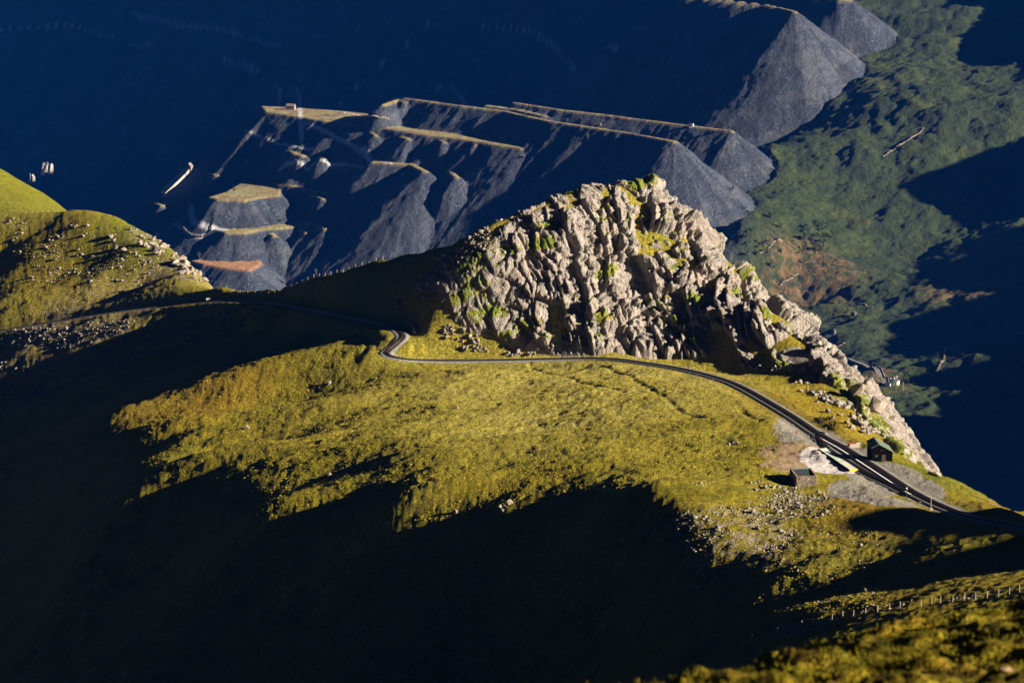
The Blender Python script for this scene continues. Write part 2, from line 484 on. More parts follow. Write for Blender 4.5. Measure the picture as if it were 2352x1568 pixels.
def near_attrs(x, y, z, d):
    a = {}
    a["gravel"] = np.maximum.reduce([smooth(3.4, 2.4, d + 1.0 * (y > 660)), blob(x, y, [(1960, 1125, 556, 5, 14), (2040, 1150, 543, 6, 12), (2000, 1100, 575, 5, 20), (1860, 1010, 640, 8, 24),
                                    (1830, 985, 660, 5, 22), (2060, 1085, 585, 5, 16), (2110, 1110, 565, 5, 16), (1980, 1030, 612, 4, 12)], .5)])
    a["bare"] = blob(x, y, [(1830, 1050, 606, 8, 24), (1800, 1085, 585, 5, 10)], .5)
    a["pale"] = blob(x, y, [(1900, 1062, 598, 5.6, 20)], .25)
    a["orange"] = np.clip(blob(x, y, [(1850, 920, 705, 16, 50), (1950, 970, 670, 10, 40), (1950, 1180, 530, 8, 25), (450, 900, 850, 20, 60), (2330, 1165, 540, 8, 20),
                                      (1000, 780, 920, 12, 25)], .8) + .35 * fbm(x, y, 60, 3, .5, 31), 0, 1)
    a["green"] = np.clip(blob(x, y, [(350, 640, 1290, 30, 40), (100, 440, 1500, 60, 80), (2100, 1090, 590, 10, 20), (850, 800, 940, 15, 40), (1050, 750, 930, 14, 25)], .8) + .3 * fbm(x, y, 45, 3, .5, 37), 0, 1)
    a["straw"] = np.clip(blob(x, y, [(1300, 900, 770, 45, 90), (1250, 960, 705, 30, 40)], .9) + .15 * fbm(x, y, 30, 3, .5, 41), 0, 1)
    a["stony"] = np.clip(blob(x, y, [(200, 800, 1190, 60, 90), (450, 670, 1230, 60, 50), (80, 880, 1130, 40, 60), (380, 600, 1300, 25, 40), (1700, 1230, 520, 16, 35),
                                     (1860, 1150, 545, 8, 15), (1000, 600, 970, 20, 40), (1150, 560, 935, 25, 40), (1000, 740, 935, 10, 20), (2320, 1150, 555, 8, 20)], .6) * .75, 0, 1)
    return a

GRIDS = {}
az_in = np.concatenate([np.linspace(-30, -11.5, 24)[:-1], np.linspace(-11.5, 10.8, 800), np.linspace(10.8, 34, 50)[1:]])
ys_in = np.exp(np.linspace(math.log(235), math.log(1480), 640))
ridge = terrain("moorland_ridge", az_in, ys_in, near_fun, M_TURF, None)
tag(ridge, "grassy mountain ridge carrying the railway towards the crag", kind="structure")

# second hill behind the left one
hp = [PY(0, 388, 1700), PY(60, 425, 1690), PY(110, 462, 1680), PY(155, 492, 1670), PY(-150, 330, 1720), PY(0, 520, 1560), PY(100, 530, 1560), PY(-150, 520, 1560), PY(200, 540, 1620), PY(50, 470, 1620)]
hp += [p + np.array([25, 60, -45]) for p in hp[:5]] + [p + np.array([60, 140, -140]) for p in hp[:5]] + [PY(260, 560, 1700)]
hf = fit_rbf(hp, 20, .5)
def hill_fun(x, y):
    z = hf(x, y) + fbm(x, y, 40, 5, .5, 61) * 1.8
    o = np.ones(x.shape)
    return z, {"gravel": 0 * o, "bare": 0 * o, "pale": 0 * o, "orange": .2 * o, "green": .8 * o, "straw": 0 * o, "stony": .35 * o}
back_hill = terrain("back_hill", np.linspace(-16, -7.0, 260), np.exp(np.linspace(math.log(1450), math.log(1860), 130)), hill_fun, M_TURF, None)
tag(back_hill, kind="structure")

# ------------------------------------------------------------------ crag
CRAG_POLY_UV = [(930, 705, 900), (950, 765, 882), (1040, 795, 862), (1200, 817, 856), (1350, 821, 849), (1500, 820, 847), (1640, 817, 843), (1740, 840, 830), (1830, 875, 806),
                (1890, 908, 774), (1955, 940, 731), (1985, 985, 692), (2025, 1035, 657), (2062, 1068, 630), (2100, 1062, 640)]
def off(k, dx, dy): return PY(*k)[:2] + np.array([dx, dy])
cpoly = [PY(*q)[:2] for q in CRAG_POLY_UV] + [off(SKY_R[10], 16, 11), off(SKY_R[8], 18, 12), off(SKY_R[7], 18, 12), off(SKY_R[5], 18, 12), off(SKY_R[2], 16, 14), off(SKY_R[0], 10, 20),
         off(SKY_L[1], 4, 16), off(SKY_L[2], 0, 4), PY(1170, 515, 883)[:2], PY(1110, 575, 875)[:2], PY(1050, 620, 875)[:2], PY(980, 660, 885)[:2]]
xs = np.linspace(-45, 150, 620); yc = np.linspace(600, 1010, 900)
# dense where the face is steep
CX, CY = np.meshgrid(xs, np.concatenate([np.linspace(610, 780, 240)[:-1], np.linspace(780, 960, 560), np.linspace(960, 1000, 40)[1:]]))
nr, nc = CX.shape
cx, cy = CX.ravel(), CY.ravel()
cz = near_f(cx, cy)
inside = in_poly(cx, cy, cpoly)
dist, _ = poly_dist(cx, cy, cpoly + [cpoly[0]])
sdist = np.where(inside, dist, -dist)
w = smooth(-1.5, 2.5, sdist)
e = .6
gx = (near_f(cx + e, cy) - near_f(cx - e, cy)) / (2 * e); gy = (near_f(cx, cy + e) - near_f(cx, cy - e)) / (2 * e)
nrm = np.stack([-gx, -gy, np.ones_like(gx)], -1); nrm /= np.linalg.norm(nrm, axis=1)[:, None]
# strata lean: long axis steep, tipped from upper left to lower right
ta = math.radians(24)
wx = fbm(cx, cz, 22, 3, .5, 71) * 3.0
U = (cx + wx) * math.cos(ta) + cz * math.sin(ta)
W = (-(cx + wx) * math.sin(ta) + cz * math.cos(ta)) * .62
Vv = cy * .45 + fbm(cx, cy, 15, 2, .5, 73) * 2
d1, e1, _ = facets(U, Vv, W, 9.0, 100, .38, .8)
d2, e2, id2 = facets(U + 5, Vv, W, 4.2, 200, .42, .8)
d4, e4, _ = facets(U, Vv * 1.4, W * 1.3, 1.0, 340, .5, .5)
d3, e3, _ = facets(U * 1.0, Vv * 1.2, W * 1.4, 1.7, 300, .5, .5)
disp = d1 * 3.3 * (.35 + .65 * smooth(-12, 18, cx)) + d2 * 1.8 + d3 * .75 + d4 * .28
disp -= 2.0 * smooth(.09, 0, e1) + 1.3 * smooth(.12, 0, e2) + .25 * smooth(.12, 0, e3)
disp += fbm(cx * 1.0, cz * 1.0, 2.0, 3, .6, 81) * .18
low = 2.6
amp = (.42 + .58 * smooth(755, 835, cy)) * (.28 + .72 * smooth(-14, 22, cx)) * (1 - .45 * smooth(-170, -158, cz))
V = np.stack([cx, cy, cz], -1) + nrm * (np.maximum((disp + low) * amp, -.3) * w - 1.6 * (1 - w))[:, None]
moss = np.clip(.35 + .9 * fbm(cx, cz, 14, 3, .5, 91) + .9 * smooth(8, -18, cx), 0, 1)
TUFTS = [(1505, 550, 9), (1478, 583, 8), (1560, 745, 12), (1620, 712, 10), (1655, 745, 8), (1600, 790, 8), (1590, 700, 8), (1270, 520, 10), (1400, 620, 9), (1390, 632, 9),
         (1240, 565, 12), (1180, 575, 12), (1600, 610, 7), (1700, 640, 7), (1760, 730, 8), (1690, 690, 7), (1720, 655, 6), (1960, 965, 8), (1530, 505, 6), (1470, 425, 14), (1280, 775, 8), (1380, 745, 8),
         (1210, 750, 12), (1120, 720, 16), (1050, 690, 14), (1000, 720, 16), (1150, 780, 12), (1000, 760, 14), (940, 700, 12), (1490, 700, 7)]
tuft = .6 * smooth(4, -16, cx) * smooth(-.1, .25, fbm(cx, cz, 7, 4, .6, 95))
tu = 1176 + F * cx / (cy * cp - cz * sp); 
tv = 784 - F * (cy * sp + cz * cp) / (cy * cp - cz * sp)
tnoise = fbm(cx, cz, 3.5, 3, .6, 97)
for (u, v, r) in TUFTS:
    tuft = np.maximum(tuft, .72 * smooth(1.9, .3, np.hypot((tu - u + .6 * (tv - v)) / (r * 2.4), (tv - v) / (r * 1.1)) + .45 * tnoise))
keep = (w > 0.0).reshape(nr, nc)
fc = grid_faces(nr, nc)
kf = w[fc].max(1) > 0
fc = fc[kf]
used = np.unique(fc); remap = np.full(len(V), -1); remap[used] = np.arange(len(used))
crag = mesh_obj("crag", V[used], remap[fc], [M_ROCK], smooth_=False, attrs={"moss": moss[used], "tuft": tuft[used]})
tag(crag, "broken pale rock crag rising over the railway", kind="structure")

# ------------------------------------------------------------------ far side of the pass
FARP = [(1700, 600, -745), (1750, 540, -725), (1800, 450, -715), (1850, 400, -695), (2050, 300, -643), (2352, 300, -640), (2010, 200, -604), (1870, 300, -655), (1950, 250, -628), (2060, 110, -570), (2110, 50, -547),
        (1740, 430, -705), (1722, 465, -711), (1760, 370, -680), (1775, 500, -722), (1850, 560, -750), (1900, 620, -772), (1690, 520, -717), (1650, 545, -737),
        (2200, 200, -600), (2200, 100, -566), (2352, 100, -566), (2100, 0, -540), (2352, 0, -535), (2100, -120, -490), (2352, -120, -480), (2200, 400, -690), (2200, 500, -735), (2352, 450, -715), (2000, 500, -738), (2352, 560, -745),
        (1800, 650, -786), (1950, 700, -802), (2000, 800, -806), (2050, 880, -808), (2200, 900, -806), (2352, 1000, -806), (2200, 700, -785), (2300, 650, -765), (2352, 800, -785),
        (2100, 600, -780), (1700, 700, -804), (1800, 800, -808), (1900, 1000, -810), (2200, 1100, -810)]
far_pts = [PZ(*p) for p in FARP]
DH = np.array([-.88, -.47]) / math.hypot(.88, .47)       # downhill on the quarry side
def qplane(x, y):
    s = -(DH[0] * x + DH[1] * y)
    s0 = -(DH[0] * 437 + DH[1] * 4390)
    return -560 + .74 * (s - s0)
for (x, y) in [(-900, 4300), (-500, 4100), (-500, 4500), (-200, 3900), (-200, 4300), (0, 4100), (0, 4500), (200, 4300), (150, 4000), (-800, 4800), (0, 4900), (300, 4600), (-900, 3900), (-500, 3700), (-250, 3600), (50, 3800),
               (-1500, 5000), (-1000, 5400), (-500, 5200), (-1500, 6000), (-1000, 6300), (-600, 5900), (-100, 5500), (-1600, 7200), (-1000, 7200), (-300, 6600), (500, 5300), (300, 6000)]:
    z = max(float(qplane(x, y)) - 60, -1080 if x < -300 else -810)
    far_pts.append(np.array([x, y, min(z, -535)]))
far_pts += [np.array([-900., 3300, -1000]), np.array([0., 3300, -812]), np.array([300., 3500, -812]), np.array([0., 2600, -812]), np.array([900., 2700, -808]), np.array([-900., 2600, -900]), np.array([-1500., 4000, -1150]), np.array([1200., 5400, -520]), np.array([1200., 7200, -520]), np.array([1200., 3600, -770]), np.array([1300., 4400, -640])]
far_b = fit_rbf(far_pts, 60, 1.0)

SLOPE = .77
# name, level (None = lay it on the slope at the reference bearing), reference bearing, outline, is_polygon, half width, slope
TIPS = [
    (-503, None, [(-200, -380), (600, -238), (1200, -133), (1600, -62), (1880, -13), (1945, -3)], False, 8),
    (-508, None, [(1560, -14), (1690, 2), (1760, 10), (1825, 26)], False, 3),
    (-637, None, [(1180, 235), (1290, 252), (1380, 262), (1480, 275), (1600, 290), (1680, 300)], False, 2.5),
    (-628, None, [(930, 225), (1040, 240), (1160, 255), (1260, 277), (1340, 289), (1440, 304), (1550, 324)], False, 3),
    (None, (1000, 222), [(960, 222), (1000, 228), (1035, 238)], False, 3),
    (None, (1060, 310), [(600, 243), (690, 248), (800, 256), (900, 268), (1000, 286), (1190, 333), (1197, 340), (1150, 334), (1050, 318), (950, 306), (880, 294), (800, 285), (740, 277), (690, 268), (610, 256)], True, 0),
    (None, (700, 200), [(645, 196), (690, 200), (735, 207)], False, 3),
    (None, (868, 306), [(800, 285), (850, 303), (862, 310)], False, 2),
    (None, (930, 316), [(860, 292), (905, 309), (938, 318)], False, 3),
    (None, (1010, 322), [(950, 306), (1000, 318), (1020, 325)], False, 2),
    (None, (1080, 330), [(1000, 308), (1085, 328), (1092, 332)], False, 2),
    (None, (925, 232), [(880, 240), (915, 228), (930, 234)], False, 3),
    (None, (1450, 300), [(1300, 262), (1400, 277), (1450, 290), (1462, 300)], False, 2),
    (None, (740, 444), [(650, 428), (700, 440), (742, 456)], False, 2),
    (None, (612, 462), [(560, 452), (600, 452), (616, 464)], False, 4),
    (None, (1180, 250), [(1120, 242), (1180, 250), (1250, 265)], False, 4),
    (None, (930, 374), [(860, 371), (900, 374), (945, 377), (975, 392)], False, 4),
    (None, (1035, 396), [(950, 374), (1000, 380), (1035, 394), (1048, 406)], False, 3),
    (None, (500, 318), [(498, 312), (530, 320), (600, 330), (680, 342)], False, 2.5),
    (None, (680, 350), [(665, 343), (680, 353), (695, 356)], False, 4),
    (None, (730, 360), [(722, 352), (735, 358), (742, 364)], False, 4),
    (None, (625, 432), [(480, 452), (520, 440), (560, 416), (620, 420), (645, 428), (640, 448), (600, 452), (560, 460), (500, 458)], True, 0),
    (None, (700, 430), [(640, 420), (700, 432), (740, 440), (775, 446)], False, 3),
    (None, (680, 512), [(440, 478), (452, 498), (490, 497), (560, 500), (630, 503), (690, 508), (714, 512), (690, 519), (600, 526), (560, 534), (520, 534), (470, 520)], True, 0),
    (None, (628, 536), [(590, 522), (612, 530), (630, 540)], False, 3),
    (None, (700, 530), [(660, 517), (690, 524), (704, 534)], False, 3),
    (None, (740, 520), [(700, 510), (730, 516), (748, 524)], False, 3),
    (None, (585, 600), [(440, 598), (500, 591), (590, 592), (600, 604), (570, 620), (530, 616), (470, 606)], True, 0),
    (None, (380, 462), [(345, 460), (390, 457), (400, 466), (370, 472)], True, 0),
    (None, (460, 392), [(435, 386), (470, 390), (500, 402)], False, 4),
]
CAPREF = {(700, 200): 8, (1180, 250): 8, (500, 318): 5, (680, 350): 8, (730, 360): 8, (1000, 222): 6, (868, 306): 10, (930, 316): 26, (1010, 322): 8, (1080, 330): 8, (925, 232): 14,
          (1450, 300): 12, (740, 444): 8, (700, 430): 8, (1035, 396): 26}
CAPS = {i_: CAPREF[t_[1]] for i_, t_ in enumerate(TIPS) if t_[1] in CAPREF}
RUSTK = [i_ for i_, t_ in enumerate(TIPS) if t_[1] == (585, 600)][0]
tips = []
def poly_sdf(x, y, P):
    P2 = list(P) + [P[0]]
    d, _ = poly_dist(x, y, P2)
    return np.where(in_poly(x, y, P), 0.0, d)

STREAK = [0.0]
def far_h(x, y, with_attr=False):
    if with_attr: STREAK[0] = np.zeros(x.shape)
    z = far_b(x, y)
    base = z.copy()
    top = np.zeros(x.shape); kind = np.full(x.shape, -1)
    warp = fbm(x, y, 60, 3, .5, 151) * 3.0
    for k, (H, P, isp, hw) in enumerate(tips):
        if isp: d = poly_sdf(x, y, P)
        else:
            d, _ = poly_dist(x, y, P); d = np.maximum(d - hw, 0)
        if with_attr:
            C_ = np.array(P); S_ = np.concatenate([[0], np.cumsum(np.linalg.norm(np.diff(C_, axis=0), axis=1))])
            _, pr = poly_dist(x, y, P)
            al = np.interp(pr, np.arange(len(C_)), S_)
            ex, ey = C_[-1]; th = np.arctan2(y - ey, x - ex)
            qn = al + 55 * np.where(pr > len(C_) - 1.02, th, -1.0)
            fl_ = fbm(qn, d * .07, 7.0, 4, .6, 401 + k) 
            gul = fbm(qn, d * .03, 26.0, 2, .5, 441 + k) * smooth(3, 30, d) * 2.2
        zz = H - SLOPE * np.maximum(d + warp * smooth(0, 25, d), 0)
        cap = CAPS.get(k)
        if cap: zz = zz - 1.2 * np.maximum(SLOPE * d - cap, 0)
        if with_attr: zz = zz + gul + fl_ * .45 * smooth(1, 8, d)
        m = zz > z
        z = np.where(m, zz, z)
        if with_attr: STREAK[0] = np.where(m, fl_ + gul * .25, STREAK[0])
        kind = np.where(m, k, kind); top = np.where(m, smooth(5, 0, d), top)
    if with_attr: return z, base, top, kind
    return z

def hit(u, v, lo=3000, hi=7000):
    dx, dy, dz = ray(u, v)
    Y = np.linspace(lo, hi, 2400); X = dx / dy * Y; Z = dz / dy * Y
    h = far_h(X, Y)
    i = np.argmax(h > Z)
    return Z[i]
for (H, ref, uv, isp, hw) in TIPS:
    if H is None: H = float(hit(*ref)) + .5
    P = [PZ(u, v, H)[:2] for (u, v) in uv]
    tips.append((H, P, isp, hw))

PATHS = [([(632, 198), (640, 188), (665, 176)], 3), ([(628, 210), (660, 222), (688, 240), (690, 262), (700, 282), (760, 310), (830, 345), (880, 372)], 3),
         ([(438, 476), (440, 495), (455, 510), (490, 525), (520, 528)], 4), ([(360, 535), (430, 533), (500, 530)], 2.5), ([(510, 135), (540, 145), (590, 158)], 3),
         ([(0, 68), (150, 60), (210, 72), (260, 92)], 3), ([(290, 95), (350, 105)], 2), ([(640, 389), (700, 384), (800, 380), (900, 375)], 2), ([(700, 285), (760, 312), (820, 345), (900, 374)], 2), ([(980, 210), (1060, 228), (1150, 246)], 2), ([(775, 248), (830, 190), (900, 130), (985, 55)], 2), ([(560, 300), (640, 330), (720, 345)], 2), ([(300, 30), (420, 60), (520, 70), (640, 110)], 3), ([(1100, 60), (1250, 90), (1420, 118)], 2)]
def hit3(u, v):
    z = float(hit(u, v)); return PZ(u, v, z)
WPATHS = [(spline([hit3(*q) for q in P_], 6), w_) for (P_, w_) in PATHS]
RUST = [(520, 605, 45, 60), (620, 422, 30, 25), (560, 515, 80, 40)]

def far_fun(x, y):
    z, base, top, kind = far_h(x, y, True)
    slate = kind >= 0
    z = z + np.where(slate, 0, fbm(x, y, 90, 6, .55, 161) * 8.0 + np.abs(fbm(x * .8, y, 28, 4, .55, 163)) * 3.0) + np.where(slate, fbm(x, y, 12, 4, .6, 171) * .7 * (1 - .8 * top), 0)
    # rougher benches of the old workings on the left
    q = (base > z - 3) & (x < -5000) & (x < 250) & (y > 3500)
    st = 22.0
    zq = np.floor(z / st) * st + st * smooth(.55, 1.0, (z / st) % 1.0)
    z = np.where(q, zq, z)
    at = {}
    far = np.where(slate, 0, smooth(260, 330, x - (4200 - y) * .0))
    at["far"] = far; at["top"] = top; at["streak"] = STREAK[0]
    at["rust"] = np.zeros(x.shape)
    for k in (RUSTK,): at["rust"] = np.where(kind == k, 1.0, at["rust"])
    path = np.zeros(x.shape)
    u, v = proj(x, y, z)
    for (P_, w_) in WPATHS:
        P_ = np.array(P_)
        m = (x > P_[:, 0].min() - 30) & (x < P_[:, 0].max() + 30) & (y > P_[:, 1].min() - 30) & (y < P_[:, 1].max() + 30)
        d, _ = poly_dist(x[m], y[m], P_); path[m] = np.maximum(path[m], smooth(w_ * 1.3, w_ * .6, d))
    at["path"] = path
    br = np.zeros(x.shape)
    for (uu, vv, Z, ra, rb) in [(1870, 640, -800, 62, 75), (1850, 700, -802, 60, 45), (2220, 660, -770, 60, 70), (2020, 860, -806, 30, 40)]:
        p = hit3(uu, vv); br = np.maximum(br, smooth(1.3, .6, np.hypot((x - p[0]) / ra, (y - p[1]) / rb)))
    at["bracken"] = br
    oc = np.zeros(x.shape)
    for (uu, vv, Z, ra, rb) in [(1780, 380, -690, 25, 60), (1850, 300, -650, 30, 50), (1990, 480, -730, 60, 60), (1950, 390, -690, 70, 70), (2000, 520, -745, 90, 60)]:
        p = hit3(uu, vv); oc = np.maximum(oc, smooth(1.3, .5, np.hypot((x - p[0]) / ra, (y - p[1]) / rb)))
    at["outcrop"] = oc * .22
    return z, at

def proj(x, y, z):
    dpt = y * cp - z * sp
    return 1176 + F * x / dpt, 784 - F * (y * sp + z * cp) / dpt

az_far = np.concatenate([np.linspace(-22, -10.6, 16)[:-1], np.linspace(-10.6, 10.6, 640), np.linspace(10.6, 17, 30)[1:]])
ys_far = np.concatenate([np.linspace(2500, 3150, 60)[:-1], np.linspace(3150, 4500, 520), np.linspace(4500, 7600, 150)[1:]])
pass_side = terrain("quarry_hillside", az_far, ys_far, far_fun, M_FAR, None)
tag(pass_side, kind="structure")

# unseen mountain added right of the view, skyline shaped to shade the valley
prof = [(2300, -380), (2600, -420), (2800, -470), (2885, -560), (2960, -566), (3060, -562), (3100, -572), (3180, -553), (3300, -552), (3400, -577), (3465, -557), (3600, -562), (3700, -565), (3745, -530),
        (3790, -482), (3860, -485), (3950, -505), (4100, -460), (4300, -408), (4800, -388)]
py = np.array([p[0] for p in prof], float) + 50; pz = np.array([p[1] for p in prof], float)
mx = np.linspace(1100 - 60, 1900, 40); my = np.linspace(2300, 4900, 400)
MX, MY = np.meshgrid(mx, my)
MZ = np.interp(MY, py, pz) + fbm(MX * 0, MY, 60, 4, .5, 181) * 8 - np.where(MX < 1100, (1100 - MX) * 3.0, (MX - 1100) * .25)
shoulder = mesh_obj("unseen_shade_mountain", np.stack([MX.ravel(), MY.ravel(), MZ.ravel()], -1), grid_faces(400, 40), [M_FAR], smooth_=True,
                    attrs={k: (np.ones(MX.size) if k == "far" else np.zeros(MX.size)) for k in ("far", "streak", "top", "rust", "path", "bracken", "outcrop")})
tag(shoulder, kind="structure")

# ------------------------------------------------------------------ foreground turf
fp = [PY(1380, 1568, 22), PY(1650, 1500, 26), PY(1900, 1450, 30), PY(2150, 1408, 34), PY(2352, 1375, 37), PY(2600, 1340, 42),
      PY(1900, 1568, 19), PY(2352, 1568, 20), PY(2600, 1568, 20), PY(2100, 1490, 25), PY(2352, 1460, 27), PY(1500, 1640, 17), PY(1100, 1640, 18), PY(2352, 1700, 14)]
fp += [p + np.array([-1.5, 6, -3.2]) for p in fp[:6]] + [p + np.array([-4, 14, -9]) for p in fp[:6]]
ff = fit_rbf(fp, 2.0, .1)
def fore_fun(x, y):
    z = ff(x, y) - .24 + fbm(x, y, 1.0, 5, .6, 191) * .12 + np.maximum(fbm(x, y, .45, 3, .5, 193), 0) * .10
    o = np.ones(x.shape)
    return z, {"gravel": 0 * o, "bare": 0 * o, "pale": 0 * o, "orange": np.clip(.45 + .7 * fbm(x, y, .7, 4, .6, 5), 0, 1), "green": .1 * o, "straw": 0 * o, "stony": 0 * o}
fore = terrain("foreground_turf", np.linspace(-6, 16, 260), np.linspace(12, 58, 300), fore_fun, M_TURF, None)
tag(fore, kind="structure")

# ------------------------------------------------------------------ plain materials
def flat(name, col, rough=.8, var=.25, scale=3.0, spec=.2, metal=0):
    n = NB(name, rough, spec)
    n.b.inputs["Metallic"].default_value = metal
    f = n.noise(scale, 5, .65)
    c = n.ramp(f, [(.3, tuple(x * (1 - var) for x in col)), (.7, tuple(min(1, x * (1 + var)) for x in col))])
    return n.out(c, n.noise(scale * 3, 4, .6), .02, .6)

M_BALLAST = flat("ballast", (.22, .22, .215), .95, .45, 1.6)
M_OIL_SHADE = flat("oily_shaded_ballast", (.028, .022, .018), .9, .4, 2.0)  # oil stain, with the cutting's shadow also put into the colour
M_RUST = flat("rusty_rail", (.07, .045, .032), .5, .3, 4.0, .4, .6)
M_SLEEPER = flat("steel_sleeper", (.035, .03, .028), .7, .3, 3.0)
M_WHITE = flat("white_paint", (.78, .78, .76), .6, .08, 2.0)
M_TAR = flat("tarred_board", (.006, .005, .0045), .95, .4, 5.0, .03)
M_GREENROOF = flat("green_sheet_roof", (.12, .165, .12), .6, .15, .8)
M_DARKSLATE = flat("slate_roof", (.05, .06, .07), .5, .35, 1.5)
M_WALLSTONE = flat("wall_stone", (.22, .18, .145), .9, .55, 1.7)
M_FARSTONE = flat("far_stone", (.20, .165, .14), .9, .35, .25)
M_COPING = flat("coping", (.36, .24, .15), .8, .3, 2.0)
M_SLAB_A = flat("cream_slab", (.46, .46, .40), .8, .15, 1.5)
M_SLAB_B = flat("green_slab", (.30, .37, .31), .8, .15, 1.5)
M_SLAB_C = flat("grey_slab", (.50, .54, .53), .8, .12, 1.5)
M_YELLOW = flat("yellow_edge", (.80, .42, .02), .6, .08, 3.0)
M_RED = flat("red_paint", (.36, .08, .04), .6, .2, 3.0)
M_TIMBER = flat("old_timber", (.16, .11, .08), .85, .4, 2.5)
M_POST = flat("weathered_post", (.52, .45, .36), .8, .3, 6.0)
M_DARKPOST = flat("dark_pole", (.06, .045, .04), .7, .3, 6.0)
M_WIRE = flat("wire", (.22, .21, .20), .4, .2, 6.0, .5, .8)
M_ROAD = flat("valley_road", (.16, .17, .18), .8, .25, .1)
M_QWHITE = flat("pale_rock", (.42, .38, .33), .9, .35, .12)
M_SHADE_ROCK = flat("shade_dark_rock", (.012, .014, .02), .95, .4, .1, .05)  # near-black: shade painted into the rock below the sunlit spires
M_SKYGLASS = flat("window_glass", (.05, .07, .08), .15, .1, 1.0, .6)
n = NB("boulder", .88, .25)
r1 = n.noise(.7, 6, .7)
c = n.ramp(r1, [(.3, (.14, .12, .10)), (.5, (.28, .24, .205)), (.68, (.44, .39, .34))])
c = n.mix(n.math('MULTIPLY', n.rnd(), .35), c, (.24, .19, .15))
M_BOULDER = n.out(c, n.noise(2.0, 6, .7), .3, .8)
n = NB("scree", .9, .25)
c = n.ramp(n.noise(.8, 4, .7), [(.35, (.13, .115, .095)), (.6, (.26, .235, .205)), (.75, (.42, .39, .36))])
M_SCREE = n.out(c)
n = NB("tussock", .95, .1)
c = n.ramp(n.noise(.55, 5, .7), [(.3, (.12, .105, .010)), (.5, (.24, .20, .014)), (.62, (.34, .27, .03)), (.75, (.46, .36, .09))])
c = n.mix(n.ss(n.noise(.03, 3, .6), .45, .65), c, (.30, .25, .02))
M_TUSS = n.out(c)
n = NB("leaf", .8, .2)
c = n.ramp(n.noise(.5, 4, .7), [(.35, (.025, .055, .012)), (.65, (.075, .14, .02))])
M_LEAF = n.out(c)
M_BARK = flat("bark", (.10, .08, .06), .9, .3, 2.0)

# ------------------------------------------------------------------ shape helpers
def R(a): return math.radians(a)
class MB:
    def __init__(s): s.v = []; s.f = []; s.m = []
    def add(s, v, f, m=0):
        b = len(s.v); s.v += [tuple(map(float, p)) for p in v]; s.f += [tuple(i + b for i in q) for q in f]; s.m += [m] * len(f)
    def box(s, c, size, rz=0.0, m=0, jit=0):
        hx, hy, hz_ = size[0] / 2, size[1] / 2, size[2] / 2
        ca, sa = math.cos(rz), math.sin(rz)
        P = []
        for x in (-hx, hx):
            for y in (-hy, hy):
                for z in (-hz_, hz_):
                    x2, y2, z2 = x + random.uniform(-jit, jit), y + random.uniform(-jit, jit), z + random.uniform(-jit, jit)
                    P.append((c[0] + x2 * ca - y2 * sa, c[1] + x2 * sa + y2 * ca, c[2] + z2))
        s.add(P, [(0, 1, 3, 2), (4, 6, 7, 5), (0, 4, 5, 1), (2, 3, 7, 6), (0, 2, 6, 4), (1, 5, 7, 3)], m)
    def prism(s, base, top, m=0):
        n_ = len(base)
        s.add(list(base) + list(top), [tuple(range(n_))[::-1], tuple(range(n_, 2 * n_))] + [(i, (i + 1) % n_, n_ + (i + 1) % n_, n_ + i) for i in range(n_)], m)
    def tube(s, a, b, r0, r1=None, n_=6, m=0):
        r1 = r0 if r1 is None else r1
        a = np.array(a, float); b = np.array(b, float); d = (b - a) / np.linalg.norm(b - a)
        q = np.cross(d, (0, 0, 1) if abs(d[2]) < .9 else (1, 0, 0)); q /= np.linalg.norm(q); w_ = np.cross(d, q)
        A = [a + r0 * (math.cos(t) * q + math.sin(t) * w_) for t in np.linspace(0, 2 * math.pi, n_, endpoint=False)]
        B = [b + r1 * (math.cos(t) * q + math.sin(t) * w_) for t in np.linspace(0, 2 * math.pi, n_, endpoint=False)]
        s.prism(A, B, m)
    def obj(s, name, mats, parent=None, sm=False):
        return mesh_obj(name, s.v, s.f, mats if isinstance(mats, list) else [mats], parent, sm, midx=s.m if isinstance(mats, list) else None)

def empty(name, loc, label, cat, group=None, rz=0):
    o = bpy.data.objects.new(name, None); COL.objects.link(o)
    o.location = loc; o.rotation_euler = (0, 0, rz); o.empty_display_size = .5
    return tag(o, label, cat, group)

def sweep(P, prof):
    """profile of (offset, height) points carried along a path"""
    P = np.asarray(P); T = np.gradient(P[:, :2], axis=0); T /= np.linalg.norm(T, axis=1)[:, None] + 1e-9
    N = np.stack([T[:, 1], -T[:, 0]], -1)
    V = np.concatenate([np.stack([P[:, 0] + N[:, 0] * o, P[:, 1] + N[:, 1] * o, P[:, 2] + h], -1)[:, None] for (o, h) in prof], 1)
    return V.reshape(-1, 3), grid_faces(len(P), len(prof))

def resample(P, step):
    s_ = np.concatenate([[0], np.cumsum(np.linalg.norm(np.diff(P[:, :2], axis=0), axis=1))])
    t = np.arange(0, s_[-1], step)
    return np.stack([np.interp(t, s_, P[:, k]) for k in range(3)], -1)

